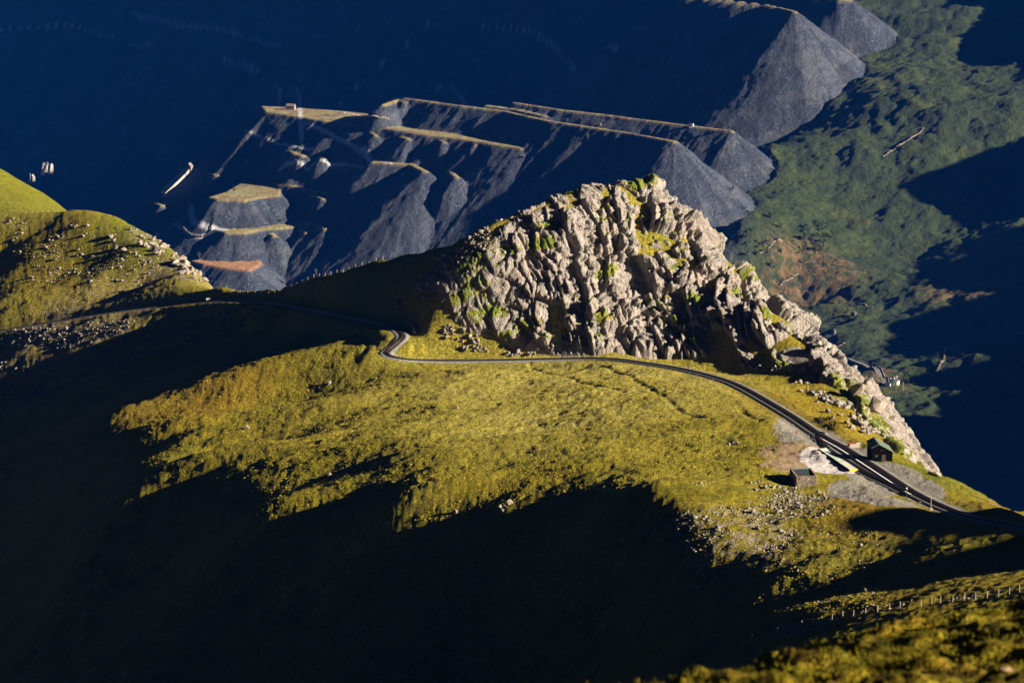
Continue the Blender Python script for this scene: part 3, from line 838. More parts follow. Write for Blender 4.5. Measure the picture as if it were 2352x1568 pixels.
# rocks: angular lumps
def rock_mesh(seed, n_=14, flatz=.7):
    r = np.random.default_rng(seed)
    import bmesh
    bm = bmesh.new()
    for _ in range(n_):
        p = r.normal(size=3); p /= np.linalg.norm(p); p *= r.uniform(.75, 1.05)
        bm.verts.new((p[0], p[1] * .85, p[2] * flatz))
    bmesh.ops.convex_hull(bm, input=bm.verts)
    for v in [v for v in bm.verts if not v.link_faces]: bm.verts.remove(v)
    bmesh.ops.triangulate(bm, faces=bm.faces)
    bm.verts.ensure_lookup_table(); bm.verts.index_update()
    V = np.array([v.co[:] for v in bm.verts]); Fc = np.array([[v.index for v in f.verts] for f in bm.faces])
    bm.free()
    return V, Fc
ROCKS = [rock_mesh(500 + i, 12 + (i % 3) * 3, [.6, .75, .95][i % 3]) for i in range(9)]
SMALL = [rock_mesh(600 + i, 7, .75) for i in range(8)]
ROCK_ME = []
for i, (V_, F_) in enumerate(ROCKS):
    me = bpy.data.meshes.new("boulder"); me.from_pydata(V_.tolist(), [], F_.tolist()); me.materials.append(M_BOULDER); ROCK_ME.append(me)

def boulder(p, size, label, group, name="boulder", tall=1.0, sheet=None, lean=.3):
    o = bpy.data.objects.new(name, random.choice(ROCK_ME)); COL.objects.link(o)
    o.location = (p[0], p[1], p[2] + size * .28 * tall)
    o.scale = (size * random.uniform(.8, 1.15), size * random.uniform(.8, 1.15), size * random.uniform(.75, 1.0) * tall)
    o.rotation_euler = (random.uniform(-lean, lean), random.uniform(-lean, lean), random.uniform(0, 6.28))
    return tag(o, label, "boulder", group)

def scatter_mesh(name, pts, sizes, protos, mat, label=None, flat_=1.0, sink=.2, kind="stuff"):
    """thousands of small pieces nobody could count, one mesh"""
    pts = np.asarray(pts); n_ = len(pts); r = np.random.default_rng(n_)
    Vs = []; Fs = []; b = 0
    which = r.integers(0, len(protos), n_)
    for k, (V_, F_) in enumerate(protos):
        idx = np.where(which == k)[0]
        if len(idx) == 0: continue
        a = r.uniform(0, 6.283, len(idx)); ca, sa = np.cos(a), np.sin(a)
        sc = sizes[idx][:, None] * r.uniform(.7, 1.2, (len(idx), 3)); sc[:, 2] *= flat_
        P = V_[None] * sc[:, None, :]
        X = P[..., 0] * ca[:, None] - P[..., 1] * sa[:, None]; Y = P[..., 0] * sa[:, None] + P[..., 1] * ca[:, None]
        W_ = np.stack([X + pts[idx, 0:1], Y + pts[idx, 1:2], P[..., 2] + pts[idx, 2:3] + sizes[idx][:, None] * (.5 - sink) * flat_], -1)
        nv = V_.shape[0]
        Fs.append((F_[None] + (np.arange(len(idx)) * nv)[:, None, None] + b).reshape(-1, 3)); Vs.append(W_.reshape(-1, 3)); b += nv * len(idx)
    return tag(mesh_obj(name, np.concatenate(Vs), np.concatenate(Fs), [mat]), kind=kind)

def uv_area(poly, n_, name="moorland_ridge", seed=1, lo=None):
    """random ground points inside an outline given by bearings"""
    corners = np.array([G(u, v, name, lo)[:2] for (u, v) in poly])
    r = np.random.default_rng(seed)
    x = r.uniform(corners[:, 0].min(), corners[:, 0].max(), n_ * 4); y = r.uniform(corners[:, 1].min(), corners[:, 1].max(), n_ * 4)
    m = in_poly(x, y, corners)
    x, y = x[m], y[m]
    z = ground(name, x, y)
    u, v = proj(x, y, z)
    m = in_poly(u, v, poly)
    return np.stack([x, y, z], -1)[m][:n_]

# ------------------------------------------------------------------ railway
tr = resample(TRK, 2.0)
Vb, Fb = sweep(tr, [(-2.3, -.42), (-1.75, -.12), (-1.15, -.06), (1.15, -.06), (1.75, -.12), (2.3, -.42)])
mi = np.zeros((len(tr) - 1, 5), int); mi[:, 2] = 1
bed = mesh_obj("ballast_bed", Vb, Fb, [M_BALLAST, M_OIL_SHADE], midx=mi.ravel()); tag(bed, kind="structure")

def build_track(P, label):
    t = empty("railway_track", P[0], label, "railway track")
    L = P - P[0]
    for sgn in (-1, 1):
        V_, F_ = sweep(L, [(sgn * .4 - .04, .02), (sgn * .4 - .04, .14), (sgn * .4 + .04, .14), (sgn * .4 + .04, .02)])
        mesh_obj("rail", V_, F_, [M_RUST], t)
    V_, F_ = sweep(L, [(-.03, .02), (-.03, .2), (.03, .2), (.03, .02)])
    mesh_obj("rack_rail", V_, F_, [M_RUST], t)
    b_ = MB()
    S = resample(P, 1.8) - P[0]
    T = np.gradient(S[:, :2], axis=0)
    for p, d in zip(S, T):
        b_.box((p[0], p[1], p[2] - .01), (1.7, .24, .1), math.atan2(d[1], d[0]) - math.pi / 2)
    tag(b_.obj("sleepers", M_SLEEPER, t), kind="stuff")
    return t
build_track(tr, "single narrow gauge rack railway winding below the crag to the left hill")
loop_uv = [(1884, 995), (1883, 1008), (1893, 1028), (1920, 1048), (1947, 1064), (1974, 1081), (2010, 1100), (2046, 1116), (2079, 1132), (2098, 1134)]
lp = []
for (u, v) in loop_uv:
    q = G(u, v); d, par = poly_dist(np.array([q[0]]), np.array([q[1]]), TRK)
    z = np.interp(par[0], np.arange(len(TRK)), TRK[:, 2])
    lp.append(PZ(u, v, z * 1.0) if False else np.array([q[0], q[1], q[2] + .42]))
lp = resample(spline(lp, 8), 2.0)
Vb, Fb = sweep(lp, [(-1.9, -.38), (-1.15, -.1), (1.15, -.1), (1.9, -.38)])
mi = np.zeros((len(lp) - 1, 3), int); mi[:, 1] = 1
tag(mesh_obj("ballast_bed", Vb, Fb, [M_BALLAST, M_OIL_SHADE], midx=mi.ravel()), kind="structure")
build_track(lp, "passing loop track curving between the platform and the main line")
# white trough beside the main line
sel = [i for i, p in enumerate(tr) if 556 < p[1] < 645]
V_, F_ = sweep(tr[sel] - tr[sel[0]], [(-1.85, -.1), (-1.85, .16), (-1.5, .16), (-1.5, -.1)])
o = mesh_obj("cable_trough", V_, F_, [M_WHITE]); o.location = tr[sel[0]]
# keep it on the far side of the line
d0 = tr[sel[1]] - tr[sel[0]]
tag(o, "thin white cable trough running along the main line past the dark shed", "cable trough")

# ------------------------------------------------------------------ station platform
c0 = [G(1881, 1035), G(1901, 1032), G(1972, 1082), G(1950, 1082)]
zt = [p[2] for p in c0]
pl = empty("station_platform", c0[3], "short platform of cream and green paving slabs with a yellow near edge", "platform")
A0, A1, B1, B0 = [np.array([p[0], p[1], p[2] + .45]) - c0[3] for p in c0]
N_ROW = 15
for k in range(N_ROW):
    t0, t1 = k / N_ROW, (k + 1) / N_ROW - .006
    for h0, h1 in ((0, .49), (.51, 1)):
        def at(t, h): 
            L_ = A0 + (B0 - A0) * t; R_ = A1 + (B1 - A1) * t
            return L_ + (R_ - L_) * h
        q = [at(t0, h0), at(t1, h0), at(t1, h1), at(t0, h1)]
        b_ = MB(); b_.prism([p - np.array([0, 0, .12]) for p in q], [p + np.array([0, 0, .02 + .012 * random.random()]) for p in q])
        b_.obj("paving_slab", [M_SLAB_A, M_SLAB_B, M_SLAB_C, M_SLAB_A, M_SLAB_B][(k * 7 + (k // 3)) % 5], pl)
q = [A0, B0, B1, A1]; b_ = MB()
b_.prism([p - np.array([0, 0, 1.2]) for p in q], [p - np.array([0, 0, .122]) for p in q]); b_.obj("platform_base", M_WALLSTONE, pl)
d = (B0 - A0) / np.linalg.norm(B0 - A0)
q = [B0 + d * .02, B0 + d * .75, B1 + d * .75, B1 + d * .02]; b_ = MB()
b_.prism([p - np.array([0, 0, .9]) for p in q], [p + np.array([0, 0, .03]) for p in q]); b_.obj("yellow_edge", M_YELLOW, pl)
# dark kerb on its field side
b_ = MB(); w_ = np.array([-.28, 0, 0]); q = [A0 + w_, B0 + w_, B0 - [.03, 0, 0], A0 - [.03, 0, 0]]
b_.prism([p - np.array([0, 0, .9]) for p in q], [p + np.array([0, 0, -.05]) for p in q]); b_.obj("kerb", M_TAR, pl)

# ------------------------------------------------------------------ dark shed
sh_l = G(1998, 1062); sh_r = G(2054, 1059)
W_ = 5.2; base = (sh_l + sh_r) / 2; base[2] = min(sh_l[2], sh_r[2]) - .1
shed = empty("station_shed", base, "dark timber shed with a green sheet roof standing beside the railway", "shed", rz=R(4))
D_ = 6.5
shed.scale = (.86, .86, .86)
gab = [(-2.6, 0, 0), (2.6, 0, 0), (2.6, 0, 2.75), (-.95, 0, 4.75), (-2.6, 0, 3.95)]
b_ = MB(); b_.prism(gab, [(x, D_, z) for (x, y, z) in gab]); b_.obj("wall", M_TAR, shed)
for k in range(26):
    x = -2.55 + k * .2
    top = np.interp(x, [-2.6, -.95, 2.6], [3.95, 4.75, 2.75]) - .06
    b_ = MB(); b_.box((x, -.02, top / 2), (.13, .06, top)); b_.obj("board", M_TAR, shed)
for (xa, za, xb, zb, nm) in ((-.95, 4.75, 2.95, 2.55, "roof_panel"), (-.95, 4.75, -2.85, 3.83, "roof_panel")):
    b_ = MB(); b_.prism([(xa, -.25, za + .02), (xb, -.25, zb + .02), (xb, D_ + .25, zb + .02), (xa, D_ + .25, za + .02)], [(xa, -.25, za + .13), (xb, -.25, zb + .13), (xb, D_ + .25, zb + .13), (xa, D_ + .25, za + .13)])
    b_.obj(nm, M_GREENROOF, shed)
b_ = MB(); b_.box((-.95, D_ / 2, 4.9), (.35, D_ + .54, .08)); b_.obj("ridge_cap", M_GREENROOF, shed)
b_ = MB(); b_.box((.35, -.09, 1.05), (1.0, .07, 2.1)); dr = b_.obj("door", M_DARKPOST, shed)
b_ = MB(); b_.box((.7, -.15, 1.05), (.06, .06, .18)); b_.obj("door_handle", M_WIRE, dr)
b_ = MB(); b_.box((-1.5, -.08, 1.8), (.7, .06, .6)); wn_ = b_.obj("window", M_SKYGLASS, shed)
b_ = MB(); b_.box((-1.5, -.13, 1.8), (.05, .05, .6)); b_.obj("glazing_bar", M_TAR, wn_)
for x, z in ((-.45, 3.25), (.15, 3.35)):
    b_ = MB(); b_.tube((x, -.06, z), (x, -.3, z + .12), .05); b_.tube((x, -.3, z + .12), (x, -.42, z), .09, .13, 8); b_.obj("floodlight", M_WIRE, shed)

# ------------------------------------------------------------------ stone hut
h_ = [G(1828, 1120), G(1876, 1112)]
hb = (h_[0] + h_[1]) / 2; hb[2] -= .2
hut = empty("stone_hut", hb, "low roofless-looking stone hut with a sunken dark slate roof on the knoll", "hut", rz=R(6))
hw, hd, hh = 4.1, 6.0, 2.25
rr = np.random.default_rng(3)
b_ = MB()
b_.box((0, .2, hh / 2 - .3), (hw - .16, .36, hh - .3)); b_.box((0, hd - .2, hh / 2 - .3), (hw - .16, .36, hh - .3))
b_.box((-hw / 2 + .22, hd / 2, hh / 2 - .3), (.36, hd - .2, hh - .3)); b_.box((hw / 2 - .22, hd / 2, hh / 2 - .3), (.36, hd - .2, hh - .3))
b_.obj("wall_core", M_TAR, hut)
b_ = MB()
def stones(face):
    z = -.6
    while z < hh - .05:
        hgt = rr.uniform(.13, .24); t = 0; L_ = hw if face in (0, 1) else hd
        while t < L_:
            w2 = rr.uniform(.18, .5); cx_ = min(t + w2 / 2, L_ - .05)
            if face == 0: c_ = (-hw / 2 + cx_, rr.uniform(-.04, .06), z + hgt / 2); sz = (w2 * .93, .3, hgt * .9)
            elif face == 1: c_ = (-hw / 2 + cx_, hd + rr.uniform(-.06, .04), z + hgt / 2); sz = (w2 * .93, .3, hgt * .9)
            elif face == 2: c_ = (-hw / 2 + rr.uniform(-.05, .04), cx_, z + hgt / 2); sz = (.3, w2 * .93, hgt * .9)
            else: c_ = (hw / 2 + rr.uniform(-.04, .05), cx_, z + hgt / 2); sz = (.3, w2 * .93, hgt * .9)
            if not (face == 0 and .35 < c_[0] < .75 and hh - .75 < c_[2] < hh - .25):
                b_.box(c_, sz, rr.uniform(-.12, .12), 0, .035)
            t += w2
        z += hgt
for f_ in range(4): stones(f_)
tag(b_.obj("wall_stones", M_WALLSTONE, hut), kind="stuff")
b_ = MB(); b_.prism([(-hw / 2 + .25, .3, hh - .42), (hw / 2 - .25, .3, hh - .42), (hw / 2 - .25, hd - .3, hh - .12), (-hw / 2 + .25, hd - .3, hh - .12)],
                    [(-hw / 2 + .25, .3, hh - .32), (hw / 2 - .25, .3, hh - .32), (hw / 2 - .25, hd - .3, hh - .02), (-hw / 2 + .25, hd - .3, hh - .02)]); b_.obj("roof", M_DARKSLATE, hut)
b_ = MB(); b_.box((0, hd - .45, hh + .06), (hw - .7, .42, .06)); b_.obj("roof_flashing", flat("pale_lead", (.22, .30, .32), .4, .2, 2), hut)
for sx in (-1, 1):
    b_ = MB(); b_.box((sx * (hw / 2 - .06), hd / 2, hh + .06), (.3, hd + .1, .1), 0, 0, .015); b_.obj("coping", M_COPING, hut)
b_ = MB(); b_.box((.55, .0, hh - .5), (.4, .12, .46)); b_.obj("window", flat("pale_shutter", (.5, .48, .22), .7, .1, 2), hut)
b_ = MB(); b_.box((-hw / 2 - .05, 3.4, 1.15), (.12, .5, .8)); b_.obj("window", M_SKYGLASS, hut)

# ------------------------------------------------------------------ small station things
def post_thing(name, uv, h, r_, mat, label, cat, group=None, arm=None):
    p = G(*uv)
    t = empty(name, p, label, cat, group)
    b_ = MB(); b_.tube((0, 0, -.3), (0, 0, h), r_, r_ * .8, 7); b_.obj("post", mat, t)
    if arm:
        arm(t, h)
    return t
def crossarm(t, h):
    b_ = MB(); b_.box((0, 0, h - .25), (.9, .08, .1)); a_ = b_.obj("crossarm", M_DARKPOST, t)
    for x in (-.38, .38):
        b_ = MB(); b_.tube((x, 0, h - .2), (x, 0, h - .02), .045); b_.obj("insulator", M_WHITE, a_)
def redboard(t, h):
    b_ = MB(); b_.box((0, -.05, h - .2), (.6, .05, .36)); b_.obj("board", M_RED, t)
def lampbox(t, h):
    b_ = MB(); b_.box((0, -.08, h - .12), (.28, .2, .3)); b_.obj("lamp_box", M_WHITE, t)
def stonebase(t, h):
    b_ = MB(); b_.box((0, 0, .12), (.6, .6, .45), .3, 0, .07); b_.obj("stone_base", M_COPING, t)
post_thing("telegraph_pole", (1884, 983), 3.0, .09, M_DARKPOST, "tall dark pole standing alone on the grass where the loop leaves the line", "pole", arm=crossarm)
post_thing("signal_post", (2082, 1147), 2.4, .08, M_DARKPOST, "dark post beside the gravel where the loop rejoins the line", "post", arm=lampbox)
post_thing("marker_post", (2138, 1171), 3.0, .05, M_POST, "thin pale post with a stone foot between shadow and track", "post", arm=stonebase)
post_thing("marker_post", (1962, 1016), 1.1, .07, M_RED, "short dark red post behind the timber stack", "post")
post_thing("warning_sign", (1829, 1003), 1.2, .05, M_TIMBER, "small red warning board on a post in the grass left of the loop points", "sign", arm=redboard)
post_thing("marker_post", (1793, 1034), 1.0, .06, M_DARKPOST, "short dark post at the left edge of the bare brown ground", "post")
st = empty("timber_stack", G(1963, 1028), "stack of old sleepers and a rusty lid beside the line left of the shed", "timber stack")
for k, (x, y, z, l, rz_) in enumerate([(0, 0, .14, 2.4, .1), (.1, .45, .14, 2.5, .05), (0, .2, .40, 2.3, .12), (.15, .5, .42, 2.4, .0), (.05, .3, .66, 2.2, .15)]):
    b_ = MB(); b_.box((x, y, z), (l, .26, .2), rz_, 0, .02); b_.obj("timber", M_TIMBER if k % 2 else M_POST, st)
b_ = MB(); b_.box((-.5, 1.3, .75), (1.9, .9, .12), .1); b_.obj("rusty_lid", M_RED, st)
b_ = MB(); b_.box((-.5, 1.3, .35), (1.7, .7, .68), .1); b_.obj("bin", M_DARKPOST, st)
bx_ = empty("lineside_box", G(1971, 1024), "small pale box on the ground between the timber stack and the shed", "box")
b_ = MB(); b_.box((0, 0, .35), (1.1, .7, .6), .2); b_.obj("body", M_TIMBER, bx_); b_ = MB(); b_.box((0, 0, .69), (1.25, .85, .08), .2); b_.obj("lid", M_SLAB_A, bx_)
be = empty("bench", G(1871, 1047), "dark broken-looking bench on the white gravel beside the platform", "bench", rz=R(-35))
b_ = MB(); b_.box((0, 0, .45), (1.8, .35, .06)); b_.obj("seat", M_TIMBER, be)
b_ = MB(); b_.box((0, .2, .75), (1.8, .05, .25)); b_.obj("backrest", M_TIMBER, be)
for x in (-.75, .75):
    b_ = MB(); b_.box((x, 0, .2), (.08, .3, .5)); b_.obj("leg", M_TIMBER, be)
wb = empty("relay_cabin", G(480, 692), "tiny white lineside cabin beside the far railway below the left hill", "cabin")
b_ = MB(); b_.box((0, 0, .5), (2.1, 1.2, 1.1)); b_.obj("wall", M_WHITE, wb); b_ = MB(); b_.box((0, 0, 1.12), (2.3, 1.4, .1)); b_.obj("roof", M_SLAB_C, wb)
b_ = MB(); b_.box((.4, -.63, .45), (.6, .05, .8)); b_.obj("door", M_SLAB_B, wb)
def woodboard(t, h):
    b_ = MB(); b_.box((0, -.04, h - .3), (1.5, .06, .55)); b_.obj("board", M_COPING, t)
post_thing("notice_board", (866, 737), 1.5, .07, M_TIMBER, "brown notice board beside the line above the sharp bend", "sign", arm=woodboard)

# ------------------------------------------------------------------ fences
def fence(name, pts, h, r_, mat, label, wires=(.35, .7, .95), wr=.012, lean=.06):
    t = empty(name, pts[0], label, "fence")
    L = [p - pts[0] for p in pts]
    tops = []
    for p in L:
        lx, ly = random.uniform(-lean, lean), random.uniform(-lean, lean)
        b_ = MB(); b_.tube((p[0], p[1], p[2] - .3), (p[0] + lx, p[1] + ly, p[2] + h * random.uniform(.92, 1.06)), r_, r_ * .9, 5); b_.obj("post", mat, t)
    for w2 in wires:
        b_ = MB()
        for a_, c_ in zip(L[:-1], L[1:]): b_.tube(a_ + [0, 0, h * w2], c_ + [0, 0, h * w2], wr, wr, 3)
        b_.obj("wire", M_WIRE, t)
    return t
FP = [(398, 634), (585, 583), (755, 534), (840, 520), (900, 503), (973, 490), (1050, 467), (1127, 457), (1214, 441), (1300, 425), (1388, 410), (1465, 398), (1547, 385), (1615, 385), (1689, 367),
      (1752, 360), (1840, 352), (1923, 340), (2005, 333), (2087, 324), (2170, 312), (2247, 297), (2320, 281), (2400, 268)]
fpts = [G((1700 + x / 2.94) * .9408, (1350 + y / 2.94) * .9408) for x, y in FP]
fence("wire_fence", fpts, 1.15, .06, M_POST, "post and wire fence climbing the dark slope behind the near turf")
def sky_pts(P, n_, t0, t1, back=0.):
    Q = along(P, 1.0); idx = np.linspace(t0 * (len(Q) - 1), t1 * (len(Q) - 1), n_).astype(int)
    return [np.array([Q[i][0], Q[i][1] + back, ground("moorland_ridge", Q[i][0], Q[i][1] + back)[0]]) for i in idx]
LK = along(SKY_L, 1.0); us = np.array([proj(*p)[0] for p in LK])
def sky_run(u0, u1, n_): 
    a_, b2 = int(np.argmin(abs(us - u0))), int(np.argmin(abs(us - u1))); idx = np.linspace(a_, b2, n_).astype(int)
    return [np.array([LK[i][0], LK[i][1], ground("moorland_ridge", LK[i][0], LK[i][1])[0]]) for i in idx]
fence("wire_fence", sky_run(880, 520, 26), 1.2, .07, M_POST, "thin fence along the low skyline between crag and left hill", lean=.1)
fence("wire_fence", sky_run(170, 60, 10), 1.2, .07, M_POST, "thin fence on the skyline of the left hill", lean=.1)
tp_ = [np.array([PY(1420 + k * 6, 418, 886)[0], 886 + (k % 2), float(near_f(PY(1420 + k * 6, 418, 886)[0], 886.)) + 2.2]) for k in range(6)]
fence("summit_fence", tp_, 1.6, .06, M_POST, "few thin fence posts on the summit of the crag", lean=.1)
fence("lineside_fence", [G(u, v) for u, v in [(872, 741), (884, 743), (897, 746), (910, 748), (924, 752)]], 1.1, .06, M_POST, "short pale fence beside the sharp railway bend", lean=.05)

# ------------------------------------------------------------------ boulders one could count
def patch(uvs, sizes, label, group, name="boulder", tall=1.0):
    for (u, v), s_ in zip(uvs, sizes):
        p = G(u, v); boulder(p, s_, label, group, name, tall)
r = random.Random(11)
# edge of the left hill
edge = []
for k in range(70):
    t = r.random() ** .9
    u = 330 + 150 * t + r.uniform(-16, 10); v = 545 + 105 * t + r.uniform(-18, 14)
    edge.append((u, v))
patch(edge, [r.uniform(.9, 2.6) for _ in edge], "pale angular block in the broken rock edge of the left hill", "blocks along the left hill's edge")
patch([(268, 572), (285, 577)], [2.6, 1.6], "large dark-sided boulder in the middle of the left hill", "large dark boulders on the left hill")
patch([(255, 545), (262, 555)], [2.2, 1.8], "dark boulder above the largest boulder on the left hill", "dark boulders on the upper left hill")
loose = [(r.uniform(5, 330), r.uniform(515, 660)) for _ in range(46)]
patch(loose, [r.uniform(.5, 1.4) for _ in loose], "small pale boulder lying in the grass of the left hill", "small boulders on the left hill")
boulder(G(756, 881), 1.1, "pale boulder alone on the upper left of the sunlit field", None)
boulder(G(566, 985), 1.0, "pale boulder at the left end of the sunlit field", None)
boulder(G(1050, 938), .6, "low stone beside a dark hollow in the middle of the field", None)
boulder(G(757, 1095), .9, "flat pale stone in the lower left of the sunlit field", None)
for (u, v), s_ in zip([(1150, 1168), (1160, 1163), (1170, 1158), (1155, 1175), (1046, 1180)], [.9, .7, 1.0, .6, .7]):
    boulder(G(u, v), s_, "pale stone on the shadow line at the foot of the field", "stones on the field's shadow line")
row = [(1735 + k * 7.2 + r.uniform(-2, 2), 853 + r.uniform(-2, 3)) for k in range(17)]
patch(row, [r.uniform(.8, 1.5) for _ in row], "upright pale stone in the row along the grass below the crag", "row of upright stones below the crag", tall=1.3)
row2 = [(1892, 942), (1901, 948), (1862, 905), (1850, 880), (1930, 955), (1945, 975), (1912, 962), (1876, 925), (1958, 985), (1980, 995), (1838, 900), (1905, 912), (1925, 930)]
patch(row2, [r.uniform(.6, 1.3) for _ in row2], "small pale rock in the bright grass between line and crag", "rocks in the grass right of the line")
patch([(1682, 1017), (1694, 1020), (1675, 1023)], [.8, .7, .6], "stone of the small heap in the grass left of the bare ground", "stones of the small heap")
patch([(540, 832), (552, 835), (562, 833), (528, 836), (598, 822), (660, 806), (640, 812), (700, 795)], [r.uniform(.7, 1.3) for _ in range(8)], "pale rock on the dark edge of the field's far shoulder", "rocks on the field's far shoulder")
patch([(2180, 1075), (2140, 1088), (2150, 1092), (2240, 1125), (2275, 1140), (2300, 1152), (2325, 1165), (2335, 1170)], [r.uniform(.7, 1.6) for _ in range(8)], "rock on the right-hand rim of the ridge beyond the shed", "rocks on the right-hand rim")
# blocks perched on the crag's right shoulder and skyline
def crag_block(u, v, Y, s_, label, tall=1.2, group=None):
    p = PY(u, v, Y); o = boulder(p - np.array([0, 0, s_ * .3]), s_, label, group, "boulder", tall, lean=.2)
crag_block(1974, 893, 748, 3.2, "huge rounded pink-grey boulder on the lower right end of the crag")
crag_block(2014, 938, 733, 3.1, "tall leaning boulder just below the huge rounded boulder", 1.7)
crag_block(1992, 880, 742, 1.3, "small dark block perched behind the huge rounded boulder", 1.0)
crag_block(1880, 788, 812, 1.6, "squat block standing free on the crag's right skyline", 1.1)
crag_block(1494, 424, 888, 1.0, "upright small block at the right end of the summit", 1.3)
for (u, v) in [(1140, 505), (1150, 502), (1165, 493), (1175, 497), (1192, 485), (1210, 472), (1090, 533), (1080, 536), (1105, 528)]:
    boulder(np.array([*G(u, v + 5)[:2], G(u, v + 5)[2]]), r.uniform(.5, 1.0), "white block on the skyline left of the crag's summit", "blocks on the crag's left skyline")

# ------------------------------------------------------------------ scree (nobody could count it)
def clumpy(P, seed, lo_=-.1, sc=14):
    m = fbm(P[:, 0], P[:, 1], sc, 3, .55, seed) + np.random.default_rng(seed).uniform(-.25, .25, len(P)) > lo_
    return P[m]
P1 = clumpy(uv_area([(0, 760), (250, 735), (600, 697), (640, 720), (330, 830), (150, 900), (0, 960)], 9000, seed=1), 1, .05)
P2 = clumpy(uv_area([(380, 690), (480, 668), (640, 664), (700, 660), (600, 690), (450, 705)], 1500, seed=2), 2, -.1)
P3 = clumpy(uv_area([(0, 500), (300, 530), (430, 620), (330, 660), (0, 660)], 3000, seed=3), 3, .62, 22)
P4 = clumpy(uv_area([(1520, 1180), (1720, 1150), (1820, 1120), (1900, 1130), (1900, 1180), (1750, 1300), (1540, 1290)], 5200, seed=4), 4, .05, 5)
P5 = uv_area([(1560, 1180), (1800, 1130), (2030, 1200), (2030, 1400), (1560, 1420)], 900, seed=5)
P6 = clumpy(uv_area([(1560, 1112), (1800, 1100), (1810, 1125), (1560, 1135)], 500, seed=6), 6, .1, 6)
P7 = clumpy(uv_area([(1780, 1440), (2050, 1390), (2250, 1365), (2250, 1385), (2000, 1420), (1780, 1470)], 1200, seed=7), 7, .0, 6)
rg = np.random.default_rng(9)
allp = np.concatenate([P1, P2, P3, P4, P5, P6, P7])
sz = np.concatenate([rg.gamma(1.4, .30, len(P1)), rg.gamma(1.5, .34, len(P2)), rg.gamma(1.4, .28, len(P3)), rg.gamma(1.3, .15, len(P4)), rg.gamma(1.5, .10, len(P5)), rg.gamma(3, .09, len(P6)), rg.gamma(3, .06, len(P7))]) + .08
scatter_mesh("scree", allp, np.minimum(sz, 1.3), SMALL, M_SCREE, sink=.45)
# talus round the crag's left flank
P8 = clumpy(uv_area([(905, 700), (1010, 600), (1120, 520), (1220, 465), (1260, 500), (1200, 560), (1080, 640), (1000, 730), (960, 780)], 4200, seed=8, lo=800), 8, -.05, 8)
P9 = clumpy(uv_area([(940, 770), (1040, 720), (1120, 780), (1250, 812), (1180, 822), (1060, 805)], 220, seed=12, lo=800), 12, .05, 6)
P10 = clumpy(uv_area([(640, 655), (850, 612), (1000, 575), (1010, 600), (850, 650), (650, 680)], 900, seed=13, lo=800), 13, .1, 10)
P11 = clumpy(uv_area([(1800, 850), (2000, 960), (2060, 1020), (1990, 1000), (1900, 930), (1800, 880)], 900, seed=14), 14, .1, 6)
tal = np.concatenate([P8, P9, P10, P11])
scatter_mesh("talus", tal, rg.gamma(3, .2, len(tal)) + .12, SMALL, M_SCREE, flat_=1.2)
# ballast stones spilled beside the line
spill = tr[rg.integers(0, len(tr), 5000)]
spill = spill + np.stack([rg.normal(0, 2.6, 5000), rg.normal(0, 2.6, 5000), 0 * spill[:, 0]], -1)
dd, _ = poly_dist(spill[:, 0], spill[:, 1], tr[::3])
spill = spill[(dd > 1.3) & (spill[:, 1] < 900)]
spill[:, 2] = ground("moorland_ridge", spill[:, 0], spill[:, 1])
scatter_mesh("ballast_stones", spill, rg.gamma(3, .04, len(spill)) + .05, SMALL, M_SCREE)

# ------------------------------------------------------------------ tussock grass
def cone_proto(seed, n_=5):
    r_ = np.random.default_rng(seed); a = np.sort(r_.uniform(0, 6.28, n_)); 
    a = np.linspace(0, 6.28, n_, endpoint=False) + r_.uniform(-.3, .3, n_)
    V_ = [(math.cos(t) * r_.uniform(.7, 1.1), math.sin(t) * r_.uniform(.7, 1.1), -.5) for t in a] + [(r_.uniform(-.3, .3), r_.uniform(-.3, .3), r_.uniform(.5, 1))]
    return np.array(V_), np.array([(i, (i + 1) % n_, n_) for i in range(n_)])
CONES = [cone_proto(700 + i) for i in range(8)]
T1_ = uv_area([(260, 960), (560, 835), (830, 762), (880, 830), (1300, 850), (1560, 875), (1700, 930), (1800, 1000), (1780, 1100), (1300, 1190), (700, 1260), (300, 1250)], 60000, seed=21)
keep_ = fbm(T1_[:, 0], T1_[:, 1], 9, 4, .6, 22) + rg.uniform(-.5, .5, len(T1_)) > -.25
T1_ = T1_[keep_]
T2_ = uv_area([(1500, 1180), (1800, 1130), (2030, 1200), (2040, 1400), (1900, 1420), (1560, 1440)], 2600, seed=23)
T3_ = uv_area([(0, 560), (300, 560), (420, 660), (0, 740)], 8000, seed=24)
T4_ = uv_area([(1690, 868), (1840, 880), (1990, 1000), (1950, 1010)], 3000, seed=25)
TT = np.concatenate([T1_, T2_, T3_, T4_])
scatter_mesh("tussock_grass", TT, rg.gamma(4, .042, len(TT)) + .06, CONES, M_TUSS, flat_=.55, sink=.2)

# foreground: blades and stones
def tuft_proto(seed, n_=9):
    r_ = np.random.default_rng(seed); V_ = []; F_ = []
    for k in range(n_):
        a = r_.uniform(0, 6.28); b0 = r_.uniform(0, .35); l = r_.uniform(.5, 1.1); b1 = b0 + r_.uniform(.2, .7)
        ca, sa = math.cos(a), math.sin(a); i = len(V_)
        V_ += [(ca * b0 - sa * .07, sa * b0 + ca * .07, -.4), (ca * b0 + sa * .07, sa * b0 - ca * .07, -.4), (ca * b1, sa * b1, l - .2)]
        F_.append((i, i + 1, i + 2))
    return np.array(V_), np.array(F_)
TUFTS_ = [tuft_proto(800 + i) for i in range(8)]
xx = rg.uniform(-1, 13, 60000); yy = rg.uniform(13, 46, 60000)
ok_ = (np.abs(xx / yy) < .2) & (fbm(xx, yy, .9, 4, .6, 44) + rg.uniform(-.5, .5, 60000) > 0)
